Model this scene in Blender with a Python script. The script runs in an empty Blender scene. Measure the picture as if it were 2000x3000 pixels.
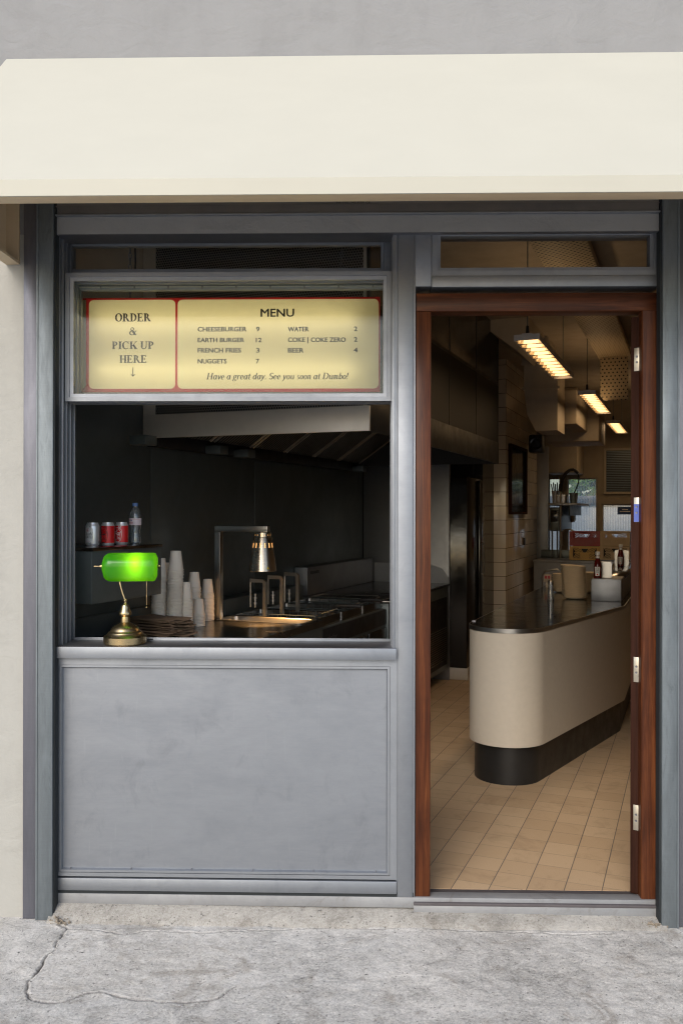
import bpy, bmesh, math, random
from math import sin, cos, tan, pi, radians, sqrt, floor, atan2
from mathutils import Vector, Matrix, noise
random.seed(7)
sc = bpy.context.scene
COL = sc.collection

# ------------------------------------------------------------------ camera
FPX = 2617.0                       # focal length in pixels of the 2000 x 3000 photograph
CAM = Vector((0.0, -3.739, 1.70))
TH, RHO = radians(1.38), 0.0017
R0 = Vector((cos(TH), sin(TH), 0)); FW = Vector((-sin(TH), cos(TH), 0)); UZ = Vector((0, 0, 1))
RT = R0 * cos(RHO) + UZ * sin(RHO); UP = -R0 * sin(RHO) + UZ * cos(RHO)
cd = bpy.data.cameras.new('camera'); cam = bpy.data.objects.new('camera', cd); COL.objects.link(cam)
cd.sensor_fit = 'VERTICAL'; cd.sensor_height = 36.0; cd.lens = FPX / 3000 * 36.0
cd.clip_start = 0.05; cd.clip_end = 500
cam.matrix_world = Matrix(((RT.x, UP.x, -FW.x, CAM.x), (RT.y, UP.y, -FW.y, CAM.y), (RT.z, UP.z, -FW.z, CAM.z), (0, 0, 0, 1)))
sc.camera = cam

# ------------------------------------------------------------------ world, sun, exposure
SUN_EL, SUN_AZ = radians(34), radians(200)      # azimuth measured clockwise from +Y
w = bpy.data.worlds.new('World'); sc.world = w; w.use_nodes = True
nt = w.node_tree; bgn = nt.nodes['Background']
sky = nt.nodes.new('ShaderNodeTexSky'); sky.sky_type = 'NISHITA'; sky.sun_disc = False
sky.sun_elevation = SUN_EL; sky.sun_rotation = SUN_AZ
sky.air_density = 1.0; sky.dust_density = 2.0; sky.ozone_density = 1.0
nt.links.new(sky.outputs[0], bgn.inputs[0]); bgn.inputs[1].default_value = 0.15
sl = bpy.data.lights.new('sun', 'SUN'); sun = bpy.data.objects.new('sun', sl); COL.objects.link(sun)
sl.energy = 1.0; sl.angle = radians(30); sl.color = (1.0, 0.97, 0.93)
sd = Vector((sin(SUN_AZ) * cos(SUN_EL), cos(SUN_AZ) * cos(SUN_EL), sin(SUN_EL)))
sun.rotation_euler = sd.to_track_quat('Z', 'Y').to_euler(); sun.location = (0, -6, 9)
sc.view_settings.view_transform = 'Standard'; sc.view_settings.look = 'None'
sc.view_settings.exposure = 0.6; sc.view_settings.gamma = 1.0
try: sc.view_settings.use_curve_mapping = False
except Exception: pass
cy = sc.cycles
cy.use_denoising = True; cy.pixel_filter_type = 'BLACKMAN_HARRIS'; cy.filter_width = 1.15
try: cy.denoiser = 'OPENIMAGEDENOISE'; cy.denoising_input_passes = 'RGB_ALBEDO_NORMAL'
except Exception: pass
cy.denoising_prefilter = 'ACCURATE'
cy.max_bounces = 9; cy.diffuse_bounces = 4; cy.glossy_bounces = 4; cy.transmission_bounces = 6; cy.transparent_max_bounces = 14
cy.sample_clamp_indirect = 4.0; cy.caustics_reflective = True; cy.blur_glossy = 1.0; cy.caustics_refractive = False

# ------------------------------------------------------------------ frames: the street front (WLD) and the shop room, turned 20 degrees (INT)
PHI = radians(19.95)
FLOOR = 0.0745; EYE = CAM.z - FLOOR
WLD = Matrix.Identity(4)
INT = Matrix.Translation((CAM.x, CAM.y, FLOOR)) @ Matrix.Rotation(-PHI, 4, 'Z')
INTi = INT.inverted()
def ray(px, py): return FW + RT * ((px - 1000) / FPX) + UP * ((1500 - py) / FPX)
def gp(px, py, y=0.0):
    d = ray(px, py); return CAM + d * ((y - CAM.y) / d.y)
def gx(px, y=0.0, py=1500): return gp(px, py, y).x
def gz(py, y=0.0, px=1000): return gp(px, py, y).z
def rect(x0, y0, x1, y1, y=0.0):
    mx, my = (x0 + x1) / 2, (y0 + y1) / 2
    return gx(x0, y, my), gx(x1, y, my), gz(y1, y, mx), gz(y0, y, mx)     # X0 X1 Z0 Z1
def hit(px, py, n=None, u=None, h=None):
    o = INTi @ CAM; d = INTi.to_3x3() @ ray(px, py)
    if n is not None: t = (n - o.x) / d.x
    elif u is not None: t = (u - o.y) / d.y
    else: t = (h - o.z) / d.z
    return o + d * t

# ------------------------------------------------------------------ mesh building
class MB:
    def __init__(s): s.bm = bmesh.new()
    def face(s, pts):
        try: return s.bm.faces.new([s.bm.verts.new(p) for p in pts])
        except ValueError: return None
    def box(s, x0, x1, y0, y1, z0, z1, bev=0.0, M=None):
        if x0 > x1: x0, x1 = x1, x0
        if y0 > y1: y0, y1 = y1, y0
        if z0 > z1: z0, z1 = z1, z0
        v = [s.bm.verts.new(((x0, x1)[i & 1], (y0, y1)[(i >> 1) & 1], (z0, z1)[(i >> 2) & 1])) for i in range(8)]
        fs = [s.bm.faces.new([v[i] for i in q]) for q in ((0, 2, 3, 1), (4, 5, 7, 6), (0, 1, 5, 4), (2, 6, 7, 3), (0, 4, 6, 2), (1, 3, 7, 5))]
        vs = v
        if bev > 0:
            bev = min(bev, .45 * min(x1 - x0, y1 - y0, z1 - z0))
            es = list({e for f in fs for e in f.edges})
            r = bmesh.ops.bevel(s.bm, geom=es, offset=bev, segments=2, affect='EDGES', profile=.5)
            vs = list({q for f in r['faces'] for q in f.verts} | {q for q in v if q.is_valid})
        if M is not None: bmesh.ops.transform(s.bm, matrix=M, verts=vs)
        return s
    def loops(s, rings, closed=True, cap0=False, cap1=False, wrap=False):
        vr = [[s.bm.verts.new(p) for p in r] for r in rings]
        k = len(rings)
        for i in range(k if wrap else k - 1):
            a, b = vr[i], vr[(i + 1) % k]; n = len(a)
            for j in range(n if closed else n - 1):
                try: s.bm.faces.new((a[j], a[(j + 1) % n], b[(j + 1) % n], b[j]))
                except ValueError: pass
        if cap0: s.bm.faces.new(list(reversed(vr[0])))
        if cap1: s.bm.faces.new(vr[-1])
        return s
    def frame(s, X0, X1, Z0, Z1, prof):
        """picture-frame moulding: prof is a list of (inset, y); mitred corners"""
        s.loops([[(X0 + i, y, Z0 + i), (X1 - i, y, Z0 + i), (X1 - i, y, Z1 - i), (X0 + i, y, Z1 - i)] for i, y in prof], wrap=True)
        return s
    def lathe(s, prof, c=(0, 0, 0), seg=28, axis='z', cap0=False, cap1=False, sx=1.0):
        rings = []
        for r, z in prof:
            ring = []
            for k in range(seg):
                a = 2 * pi * k / seg; p, q = r * cos(a) * sx, r * sin(a)
                if axis == 'z': ring.append((c[0] + p, c[1] + q, c[2] + z))
                elif axis == 'x': ring.append((c[0] + z, c[1] + p, c[2] + q))
                else: ring.append((c[0] + q, c[1] + z, c[2] + p))
            rings.append(ring)
        return s.loops(rings, cap0=cap0, cap1=cap1)
    def tube(s, pts, r, seg=10, caps=True, square=False, rs=None):
        pts = [Vector(p) for p in pts]; rings = []
        t0 = (pts[1] - pts[0]).normalized()
        up = Vector((0, 0, 1)) if abs(t0.z) < .9 else Vector((1, 0, 0))
        nrm = t0.cross(up).normalized()
        for i, p in enumerate(pts):
            if i == 0: t = pts[1] - pts[0]
            elif i == len(pts) - 1: t = pts[-1] - pts[-2]
            else: t = (pts[i + 1] - pts[i]).normalized() + (pts[i] - pts[i - 1]).normalized()
            t.normalize()
            nrm = (nrm - t * nrm.dot(t)).normalized(); b = t.cross(nrm)
            k = 1.0
            if 0 < i < len(pts) - 1:
                c = (pts[i] - pts[i - 1]).normalized().dot((pts[i + 1] - pts[i]).normalized())
                k = 1 / max(.5, sqrt((1 + c) / 2)) if square else 1.0
            rr = (rs[i] if rs else r)
            if square: ring = [p + (nrm * a + b * q) * rr * (k if True else 1) for a, q in ((1, 1), (-1, 1), (-1, -1), (1, -1))]
            else: ring = [p + (nrm * cos(2 * pi * j / seg) + b * sin(2 * pi * j / seg)) * rr for j in range(seg)]
            rings.append(ring)
        return s.loops(rings, cap0=caps, cap1=caps)
    def prism(s, poly, z0, z1):
        n = len(poly)
        a = [s.bm.verts.new((p[0], p[1], z0)) for p in poly]; b = [s.bm.verts.new((p[0], p[1], z1)) for p in poly]
        for j in range(n): s.bm.faces.new((a[j], a[(j + 1) % n], b[(j + 1) % n], b[j]))
        s.bm.faces.new(list(reversed(a))); s.bm.faces.new(b)
        return s
    def plate(s, poly, y0, y1):
        """outline in x,z extruded along y"""
        n = len(poly)
        a = [s.bm.verts.new((p[0], y0, p[1])) for p in poly]; b = [s.bm.verts.new((p[0], y1, p[1])) for p in poly]
        for j in range(n): s.bm.faces.new((a[j], a[(j + 1) % n], b[(j + 1) % n], b[j]))
        s.bm.faces.new(list(reversed(a))); s.bm.faces.new(b)
        return s
    def sphere(s, c, r, seg=14, sz=1.0):
        return s.lathe([(max(1e-4, r * sin(pi * k / 8)), -r * sz * cos(pi * k / 8)) for k in range(9)], c, seg, cap0=True, cap1=True)
    def xf(s, M): bmesh.ops.transform(s.bm, matrix=M, verts=s.bm.verts); return s
    def mesh(s, name, base=(0, 0, 0), ang=35):
        bmesh.ops.recalc_face_normals(s.bm, faces=s.bm.faces)
        bmesh.ops.translate(s.bm, vec=-Vector(base), verts=s.bm.verts)
        me = bpy.data.meshes.new(name); s.bm.to_mesh(me); s.bm.free()
        if ang:
            me.polygons.foreach_set('use_smooth', [True] * len(me.polygons))
            me.set_sharp_from_angle(angle=radians(ang))
        return me

def rrect(x0, x1, z0, z1, r, k=6):
    p = []
    for cx, cz, a in ((x1 - r, z1 - r, 0), (x0 + r, z1 - r, 90), (x0 + r, z0 + r, 180), (x1 - r, z0 + r, 270)):
        for i in range(k + 1):
            t = radians(a + 90 * i / k); p.append((cx + r * cos(t), cz + r * sin(t)))
    return p
def link(name, me, mat):
    o = bpy.data.objects.new(name, me); COL.objects.link(o)
    if mat is not None: me.materials.append(mat)
    return o
def tag(o, label=None, cat=None, group=None, kind=None):
    if cat and not kind: kind = 'thing'
    for k, v in (('label', label), ('category', cat), ('group', group), ('kind', kind)):
        if v: o[k] = v
    return o
class Thing:
    def __init__(s, name, label, cat, base, frame=WLD, group=None):
        s.base = Vector(base); s.frame = frame
        s.o = bpy.data.objects.new(name, None); COL.objects.link(s.o); s.o.empty_display_size = .05
        s.o.matrix_world = frame @ Matrix.Translation(s.base)
        tag(s.o, label, cat, group)
    def part(s, name, mb, mat, parent=None, label=None, ang=35):
        o = link(name, mb.mesh(name, s.base, ang), mat); o.parent = parent or s.o
        if label: o['label'] = label
        return o
def single(name, label, cat, mb, mat, base, frame=WLD, group=None, kind=None, ang=35):
    o = link(name, mb.mesh(name, base, ang), mat)
    o.matrix_world = frame @ Matrix.Translation(Vector(base))
    return tag(o, label, cat, group, kind)
def dup(o, frame, base, rot=None, label=None, group=None):
    """a copy of a thing with its parts and sub-parts"""
    c = o.copy(); COL.objects.link(c)
    c.matrix_world = frame @ Matrix.Translation(Vector(base)) @ (rot or Matrix.Identity(4))
    if label: c['label'] = label
    if group: c['group'] = group
    def kids(a, b):
        for ch in list(a.children):
            k = ch.copy(); COL.objects.link(k); k.parent = b; kids(ch, k)
    kids(o, c)
    return c

# ------------------------------------------------------------------ materials
def newmat(name):
    m = bpy.data.materials.new(name); m.use_nodes = True
    return m, m.node_tree, m.node_tree.nodes['Principled BSDF']
def N(t, kind, **kw):
    n = t.nodes.new(kind)
    for k, v in kw.items(): setattr(n, k, v)
    return n
def coords(t, scale=(1, 1, 1), obj=True):
    tc = N(t, 'ShaderNodeTexCoord'); mp = N(t, 'ShaderNodeMapping'); mp.inputs['Scale'].default_value = scale
    t.links.new(tc.outputs['Object'], mp.inputs[0]); return mp.outputs[0]
def nz(t, vec, scale, detail=6, rough=.6, dist=0.0):
    n = N(t, 'ShaderNodeTexNoise'); n.inputs['Scale'].default_value = scale; n.inputs['Detail'].default_value = detail
    n.inputs['Roughness'].default_value = rough; n.inputs['Distortion'].default_value = dist
    t.links.new(vec, n.inputs['Vector']); return n.outputs[0]
def ramp(t, fac, stops):
    r = N(t, 'ShaderNodeValToRGB'); e = r.color_ramp.elements
    e[0].position, e[0].color = stops[0][0], (*stops[0][1], 1); e[1].position, e[1].color = stops[-1][0], (*stops[-1][1], 1)
    for p, c in stops[1:-1]:
        q = e.new(p); q.color = (*c, 1)
    t.links.new(fac, r.inputs[0]); return r.outputs[0]
def vramp(t, fac, a, b, lo=.3, hi=.7):
    m = N(t, 'ShaderNodeMapRange'); m.inputs[1].default_value = lo; m.inputs[2].default_value = hi
    m.inputs[3].default_value = a; m.inputs[4].default_value = b; t.links.new(fac, m.inputs[0]); return m.outputs[0]
def math_(t, op, a, b=None, c=None):
    m = N(t, 'ShaderNodeMath', operation=op)
    for i, v in enumerate((a, b, c)):
        if v is None: continue
        if isinstance(v, (int, float)): m.inputs[i].default_value = v
        else: t.links.new(v, m.inputs[i])
    return m.outputs[0]
def mixc(t, fac, a, b, blend='MIX'):
    m = N(t, 'ShaderNodeMix', data_type='RGBA', blend_type=blend)
    for i, v in ((0, fac), (6, a), (7, b)):
        if isinstance(v, (int, float)): m.inputs[i].default_value = v
        elif isinstance(v, tuple): m.inputs[i].default_value = (*v, 1)
        else: t.links.new(v, m.inputs[i])
    return m.outputs[2]
def bump(t, b, height, dist=.002, strength=.5):
    n = N(t, 'ShaderNodeBump'); n.inputs['Strength'].default_value = strength; n.inputs['Distance'].default_value = dist
    t.links.new(height, n.inputs['Height']); t.links.new(n.outputs[0], b.inputs['Normal']); return n
def dk(c, k): return tuple(min(1, v * k) for v in c)

def mat(name, base, rough=.5, metal=0.0, var=.12, vs=6.0, stretch=(1, 1, 1), bmp=0.0, bs=60.0, rvar=.08, spec=None, coat=0.0, trans=0.0):
    m, t, b = newmat(name)
    v = coords(t, stretch); n = nz(t, v, vs, 5)
    t.links.new(ramp(t, n, [(.3, dk(base, 1 - var)), (.7, dk(base, 1 + var))]), b.inputs['Base Color'])
    t.links.new(vramp(t, nz(t, v, vs * 1.7, 4), max(.02, rough - rvar), min(1, rough + rvar)), b.inputs['Roughness'])
    b.inputs['Metallic'].default_value = metal
    if spec is not None: b.inputs['Specular IOR Level'].default_value = spec
    if coat: b.inputs['Coat Weight'].default_value = coat; b.inputs['Coat Roughness'].default_value = .12
    if bmp: bump(t, b, nz(t, v, bs, 5), bmp, .6)
    return m

def brushed(name, base, rough, metal=1.0, mott=.13, streak=(1.2, 1.2, 1.2), dirt=None, scuff=0):
    """mill-finish metal: cloudy patches, fine brushing, stains"""
    m, t, b = newmat(name)
    v = coords(t, streak); big = nz(t, v, 2.3, 6, .62, .6); fine = nz(t, coords(t, (4, 4, 160)), 3, 3)
    sm = nz(t, v, 14, 5, .7)
    f = math_(t, 'ADD', math_(t, 'MULTIPLY', big, .62), math_(t, 'ADD', math_(t, 'MULTIPLY', sm, .26), math_(t, 'MULTIPLY', fine, .12)))
    col = ramp(t, f, [(.33, dk(base, 1 - mott)), (.5, base), (.66, dk(base, 1 + mott))])
    if scuff:
        sc1 = nz(t, coords(t, (2.5, 2.5, 4)), 1.6, 8, .62, 1.0); col = mixc(t, vramp(t, sc1, 0, scuff * .35, .54, .72), col, dk(base, 1.5)); sc2 = nz(t, coords(t, (40, 40, 3)), 1.3, 4, .6, .6); col = mixc(t, vramp(t, sc2, 0, scuff * .3, .62, .72), col, dk(base, 1.8))
        sc3 = nz(t, coords(t, (3, 3, 2)), 3, 8, .7, .6); col = mixc(t, vramp(t, sc3, 0, scuff, .56, .68), col, dk(base, .55))
    if dirt:
        col = mixc(t, vramp(t, nz(t, v, 5, 8, .75, 1.5), 0, .75, .56, .74), col, dirt)
    t.links.new(col, b.inputs['Base Color'])
    t.links.new(vramp(t, f, rough + .09, rough - .07), b.inputs['Roughness'])
    b.inputs['Metallic'].default_value = metal
    bump(t, b, fine, .0004, .25)
    return m

def wood(name, axis):
    m, t, b = newmat(name)
    s = {'z': (34, 34, 1.6), 'x': (1.6, 34, 34)}[axis]; s2 = {'z': (420, 420, 9), 'x': (9, 420, 420)}[axis]
    g = nz(t, coords(t, s), 1.0, 8, .62, 1.1); f = nz(t, coords(t, s2), 1.0, 3, .6)
    cl = nz(t, coords(t, (2.2, 2.2, 2.2)), 2.0, 3)
    f1 = math_(t, 'ADD', math_(t, 'MULTIPLY', g, .55), math_(t, 'ADD', math_(t, 'MULTIPLY', f, .2), math_(t, 'MULTIPLY', cl, .25)))
    t.links.new(ramp(t, f1, [(.32, (.022, .007, .003)), (.47, (.064, .018, .0065)), (.56, (.104, .031, .010)), (.7, (.17, .058, .019))]), b.inputs['Base Color'])
    b.inputs['Roughness'].default_value = .42; b.inputs['Specular IOR Level'].default_value = .2; b.inputs['Coat Weight'].default_value = .08; b.inputs['Coat Roughness'].default_value = .2
    bump(t, b, f, .0006, .35)
    return m

def glass(name, tint=(1, 1, 1), rough=0.02, refl=1.0, haze=0.0):
    m, t, b = newmat(name); t.nodes.remove(b)
    tr = N(t, 'ShaderNodeBsdfTransparent'); tr.inputs[0].default_value = (*tint, 1)
    gl = N(t, 'ShaderNodeBsdfGlossy'); gl.inputs['Roughness'].default_value = rough
    fr = N(t, 'ShaderNodeFresnel'); fr.inputs[0].default_value = 1.5
    mx = N(t, 'ShaderNodeMixShader'); o = t.nodes['Material Output']
    t.links.new(math_(t, 'MULTIPLY', fr.outputs[0], refl), mx.inputs[0]); t.links.new(tr.outputs[0], mx.inputs[1]); t.links.new(gl.outputs[0], mx.inputs[2])
    out = mx.outputs[0]
    if haze:
        df = N(t, 'ShaderNodeBsdfDiffuse'); df.inputs[0].default_value = (.8, .84, .86, 1); m3 = N(t, 'ShaderNodeMixShader'); m3.inputs[0].default_value = haze
        t.links.new(out, m3.inputs[1]); t.links.new(df.outputs[0], m3.inputs[2]); out = m3.outputs[0]
    t.links.new(out, o.inputs[0]); return m

def emit(name, col, strength):
    m, t, b = newmat(name)
    b.inputs['Base Color'].default_value = (*col, 1); b.inputs['Emission Color'].default_value = (*col, 1); b.inputs['Emission Strength'].default_value = strength
    return m

def translucent(name, col, wt=.6, rough=.3, tcol=None):
    """lit glass or opal acrylic: diffuses light that shines through it"""
    m, t, b = newmat(name)
    n = nz(t, coords(t), 9, 3)
    b.inputs['Roughness'].default_value = rough
    t.links.new(ramp(t, n, [(.3, dk(col, .97)), (.7, dk(col, 1.03))]), b.inputs['Base Color'])
    tl = N(t, 'ShaderNodeBsdfTranslucent'); tl.inputs[0].default_value = (*(tcol or col), 1)
    mx = N(t, 'ShaderNodeMixShader'); mx.inputs[0].default_value = wt
    o = t.nodes['Material Output']
    t.links.new(b.outputs[0], mx.inputs[1]); t.links.new(tl.outputs[0], mx.inputs[2]); t.links.new(mx.outputs[0], o.inputs[0])
    return m

def perforated(name, base, pitch, rad, axes=(0, 2), metal=.8, rough=.4, shape=1.0):
    m, t, b = newmat(name)
    sp = N(t, 'ShaderNodeSeparateXYZ'); t.links.new(coords(t), sp.inputs[0])
    a, c = sp.outputs[axes[0]], sp.outputs[axes[1]]
    row = math_(t, 'FLOOR', math_(t, 'DIVIDE', c, pitch * .866))
    off = math_(t, 'MULTIPLY', math_(t, 'MODULO', math_(t, 'ABSOLUTE', row), 2), .5)
    fx = math_(t, 'SUBTRACT', math_(t, 'FRACT', math_(t, 'ADD', math_(t, 'DIVIDE', a, pitch), off)), .5)
    fz = math_(t, 'MULTIPLY', math_(t, 'SUBTRACT', math_(t, 'FRACT', math_(t, 'DIVIDE', c, pitch * .866)), .5), .866 * shape)
    d = math_(t, 'SQRT', math_(t, 'ADD', math_(t, 'MULTIPLY', fx, fx), math_(t, 'MULTIPLY', fz, fz)))
    h = math_(t, 'LESS_THAN', d, rad / pitch)
    t.links.new(mixc(t, h, base, (.004, .004, .004)), b.inputs['Base Color'])
    t.links.new(math_(t, 'MULTIPLY', math_(t, 'SUBTRACT', 1, h), metal), b.inputs['Metallic'])
    b.inputs['Roughness'].default_value = rough
    return m

def plaster(name, base, bmpd):
    m, t, b = newmat(name)
    v = coords(t); n = nz(t, v, 3.2, 8, .62, .4); n2 = nz(t, v, 26, 8, .7, .3); st = nz(t, coords(t, (5, 5, .8)), 2, 6, .6)
    f = math_(t, 'ADD', math_(t, 'MULTIPLY', n, .5), math_(t, 'ADD', math_(t, 'MULTIPLY', n2, .2), math_(t, 'MULTIPLY', st, .3)))
    t.links.new(ramp(t, f, [(.3, dk(base, .86)), (.5, base), (.7, dk(base, 1.06))]), b.inputs['Base Color'])
    b.inputs['Roughness'].default_value = .85
    tro = nz(t, coords(t, (1.6, 1.6, 2.4)), 4, 6, .5, .7); pits = nz(t, v, 70, 4)
    bump(t, b, math_(t, 'ADD', math_(t, 'MULTIPLY', tro, 1.0), math_(t, 'MULTIPLY', pits, .15)), bmpd, .75)
    return m

M = {}
M['alu'] = brushed('brushed_aluminium', (.295, .315, .345), .52, .9, .12, scuff=.2)
M['alu_panel'] = brushed('aluminium_panel', (.272, .292, .325), .50, .88, .13, (.8, 1.6, 2.2), scuff=.28)
M['alu_dark'] = brushed('dull_aluminium', (.22, .22, .235), .45, .9, .14)
M['alu_base'] = brushed('weathered_aluminium', (.29, .295, .30), .6, .4, .18, dirt=(.18, .165, .15))
M['thresh'] = brushed('scuffed_threshold', (.085, .075, .078), .75, .0, .3, (1, 4, 4), dirt=(.17, .165, .165))
M['galv'] = brushed('galvanised_steel', (.165, .19, .205), .5, .5, .28, (5, 5, .9), dirt=(.075, .09, .10))
M['galv_side'] = brushed('anodised_rail', (.145, .148, .172), .48, .6, .18, (6, 6, .7))
M['gap'] = mat('dark_seal', (.012, .016, .018), .7)
M['awning'] = mat('cream_powder_coat', (.53, .515, .435), .42, var=.02, vs=3, rvar=.04); M['warm_shade_tan'] = mat('canopy_warm_shade', (.52, .41, .27), .55, var=.06, vs=5)  # tan puts the warm tone of canopy shade into its inner faces
M['plaster'] = plaster('cream_plaster', (.375, .368, .335), .009)
M['plaster_grey'] = plaster('grey_plaster', (.265, .265, .262), .012)
M['wood_v'] = wood('mahogany_upright', 'z'); M['wood_dark'] = mat('dark_brown_wood', (.034, .013, .008), .75, spec=.1, var=.3, vs=3, stretch=(30, 30, 1)); M['wood_h'] = wood('mahogany_rail', 'x')  # dark brown is deeper than the mahogany, streaked along the grain
M['glass'] = glass('window_glass', (.95, .96, .95), .02, .3)
M['steel'] = brushed('stainless_steel', (.46, .45, .43), .3, 1.0, .10)
M['steel_dark'] = brushed('dark_kitchen_steel', (.135, .158, .162), .40, .62, .12)
M['steel_blue'] = brushed('satin_kitchen_steel', (.30, .31, .33), .45, .8, .1)
M['steel_hood'] = brushed('hood_steel', (.70, .65, .57), .45, .5, .08); M['hood_frame'] = mat('dark_hood_frame', (.032, .03, .026), .5, .3)
M['worktop'] = brushed('worktop_steel', (.26, .25, .24), .22, 1.0, .15)
M['black'] = mat('black_plastic', (.012, .012, .013), .45)
M['blackgloss'] = mat('black_gloss', (.012, .012, .012), .16)
M['brass'] = brushed('antique_brass', (.52, .40, .22), .27, 1.0, .12)
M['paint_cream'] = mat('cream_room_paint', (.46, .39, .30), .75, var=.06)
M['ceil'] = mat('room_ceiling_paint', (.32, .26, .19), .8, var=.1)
M['duct'] = mat('cream_duct_paint', (.40, .33, .235), .6, var=.12, vs=4)
M['counter'] = mat('cream_laminate', (.56, .50, .41), .45, var=.03, vs=30, rvar=.04)
M['kick'] = mat('dark_kickplate', (.03, .03, .03), .38, .5, var=.2)
M['ctop'] = mat('dark_polished_top', (.035, .031, .027), .13, .45, var=.25, vs=5)
M['cup'] = mat('white_paper_cup', (.90, .83, .73), .6, var=.02)
M['plate'] = mat('fibre_plate', (.78, .66, .48), .7, var=.06, vs=20)
M['bag'] = mat('brown_paper', (.23, .155, .10), .8, var=.14, vs=16, bmp=.001, bs=120)
M['red'] = mat('red_enamel', (.62, .016, .018), .3, .1, var=.06)
M['signred'] = None
M['ink'] = mat('black_ink', (.012, .013, .013), .5)
M['white'] = mat('white_print', (.78, .78, .78), .5, var=.02)
M['redink'] = mat('red_ink', (.45, .02, .03), .5)
M['canalu'] = mat('can_aluminium', (.78, .78, .79), .32, .6, var=.03)
M['canwhite'] = mat('pearl_print', (.80, .80, .80), .35, .1, var=.02)
M['pet'] = glass('clear_plastic', (.95, .97, .98), .09, 3.2, .10)
M['bluecap'] = mat('blue_cap', (.10, .20, .46), .4)
M['pinklabel'] = mat('pale_label', (.70, .62, .68), .5, var=.02)
M['opal'] = translucent('opal_sign_panel', (.60, .54, .36), .55, .35, (.90, .80, .54))
M['signred'] = translucent('sign_red', (.40, .010, .016), .55, .4, (.72, .022, .035))
M['tubelight'] = emit('sign_tube', (1.0, .87, .60), 4.0)
M['louvrelamp'] = emit('ceiling_tube', (1.0, .68, .36), 2.3)
M['louvre'] = mat('lamp_louvre', (.75, .66, .52), .25, .8, var=.03)
M['lampbody'] = mat('grey_lamp_housing', (.58, .54, .50), .5, .2, var=.04)
M['bulb'] = emit('warm_bulb', (1.0, .62, .25), 30.0)
M['shade'] = translucent('green_glass', (.012, .20, .012), .5, .05, (.21, .66, .008))
M['yellow'] = mat('warning_yellow', (.65, .47, .03), .5)
M['ketchup'] = mat('ketchup_glass', (.085, .007, .006), .1, var=.1)
M['crate_red'] = mat('red_crate_plastic', (.30, .012, .012), .4)
M['crate_yellow'] = mat('mustard_crate_plastic', (.62, .40, .12), .5)
M['crate_tan'] = mat('tan_crate_plastic', (.58, .44, .27), .5)
M['bluesign'] = mat('blue_sign', (.02, .06, .20), .5)
M['leafgreen'] = mat('hedge_green', (.12, .23, .05), .8, var=.4, vs=3)
M['whitewall'] = mat('white_yard_wall', (.72, .72, .72), .8, var=.03)
M['beige'] = mat('beige_plastic', (.48, .38, .27), .5)
M['hinge'] = mat('satin_hinge', (.58, .52, .42), .35, .85, var=.05)
M['film'] = mat('blue_film', (.08, .12, .42), .35, var=.05)
M['debris'] = mat('crumbled_mortar', (.26, .22, .17), .9, var=.4, vs=80)

def tile_floor_mat(n0, u0, p=.152):
    m, t, b = newmat('quarry_tile')
    sp = N(t, 'ShaderNodeSeparateXYZ'); v = coords(t); t.links.new(v, sp.inputs[0])
    fx = math_(t, 'DIVIDE', math_(t, 'SUBTRACT', sp.outputs[0], n0), p); fy = math_(t, 'DIVIDE', math_(t, 'SUBTRACT', sp.outputs[1], u0), p)
    def line(f, g):
        return math_(t, 'GREATER_THAN', math_(t, 'ABSOLUTE', math_(t, 'SUBTRACT', math_(t, 'FRACT', f), .5)), .5 - g)
    lx = line(fx, .013); ly = line(fy, .010)
    cb = N(t, 'ShaderNodeCombineXYZ'); t.links.new(math_(t, 'FLOOR', fx), cb.inputs[0]); t.links.new(math_(t, 'FLOOR', fy), cb.inputs[1])
    wn = N(t, 'ShaderNodeTexWhiteNoise'); t.links.new(cb.outputs[0], wn.inputs[0])
    base = mixc(t, wn.outputs[0], (.50, .345, .205), (.58, .415, .255))
    grit = nz(t, v, 260, 3); base = mixc(t, vramp(t, grit, 0, .35, .5, .75), base, (.25, .16, .085))
    stain = nz(t, v, 4.5, 7, .66, .8); base = mixc(t, vramp(t, stain, 0, .5, .54, .8), base, (.22, .15, .09))
    sm = nz(t, v, 16, 6, .7, 1.0); base = mixc(t, vramp(t, sm, 0, .7, .66, .8), base, (.10, .07, .05))
    base = mixc(t, ly, base, (.31, .235, .15)); base = mixc(t, lx, base, (.15, .125, .10))
    t.links.new(base, b.inputs['Base Color']); t.links.new(vramp(t, stain, .5, .72), b.inputs['Roughness'])
    bump(t, b, math_(t, 'SUBTRACT', 1, math_(t, 'MAXIMUM', lx, ly)), .002, .6)
    return m
def wall_tile_mat(base, grout):
    m, t, b = newmat('glazed_wall_tile')
    sp = N(t, 'ShaderNodeSeparateXYZ'); v = coords(t); t.links.new(v, sp.inputs[0])
    cb = N(t, 'ShaderNodeCombineXYZ'); t.links.new(math_(t, 'ADD', sp.outputs[0], sp.outputs[1]), cb.inputs[0]); t.links.new(sp.outputs[2], cb.inputs[1])
    br = N(t, 'ShaderNodeTexBrick'); br.offset = .5; br.inputs['Scale'].default_value = 1; br.inputs['Brick Width'].default_value = .30
    br.inputs['Row Height'].default_value = .154; br.inputs['Mortar Size'].default_value = .0028
    br.inputs['Color1'].default_value = (*base, 1); br.inputs['Color2'].default_value = (*dk(base, .9), 1); br.inputs['Mortar'].default_value = (*grout, 1)
    t.links.new(cb.outputs[0], br.inputs['Vector']); t.links.new(br.outputs['Color'], b.inputs['Base Color'])
    b.inputs['Roughness'].default_value = .12
    bump(t, b, br.outputs['Fac'], -.001, .4)
    return m
M['walltile'] = wall_tile_mat((.66, .58, .46), (.12, .095, .07))
M['walltile_dark'] = wall_tile_mat((.03, .03, .028), (.012, .012, .012))
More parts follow.
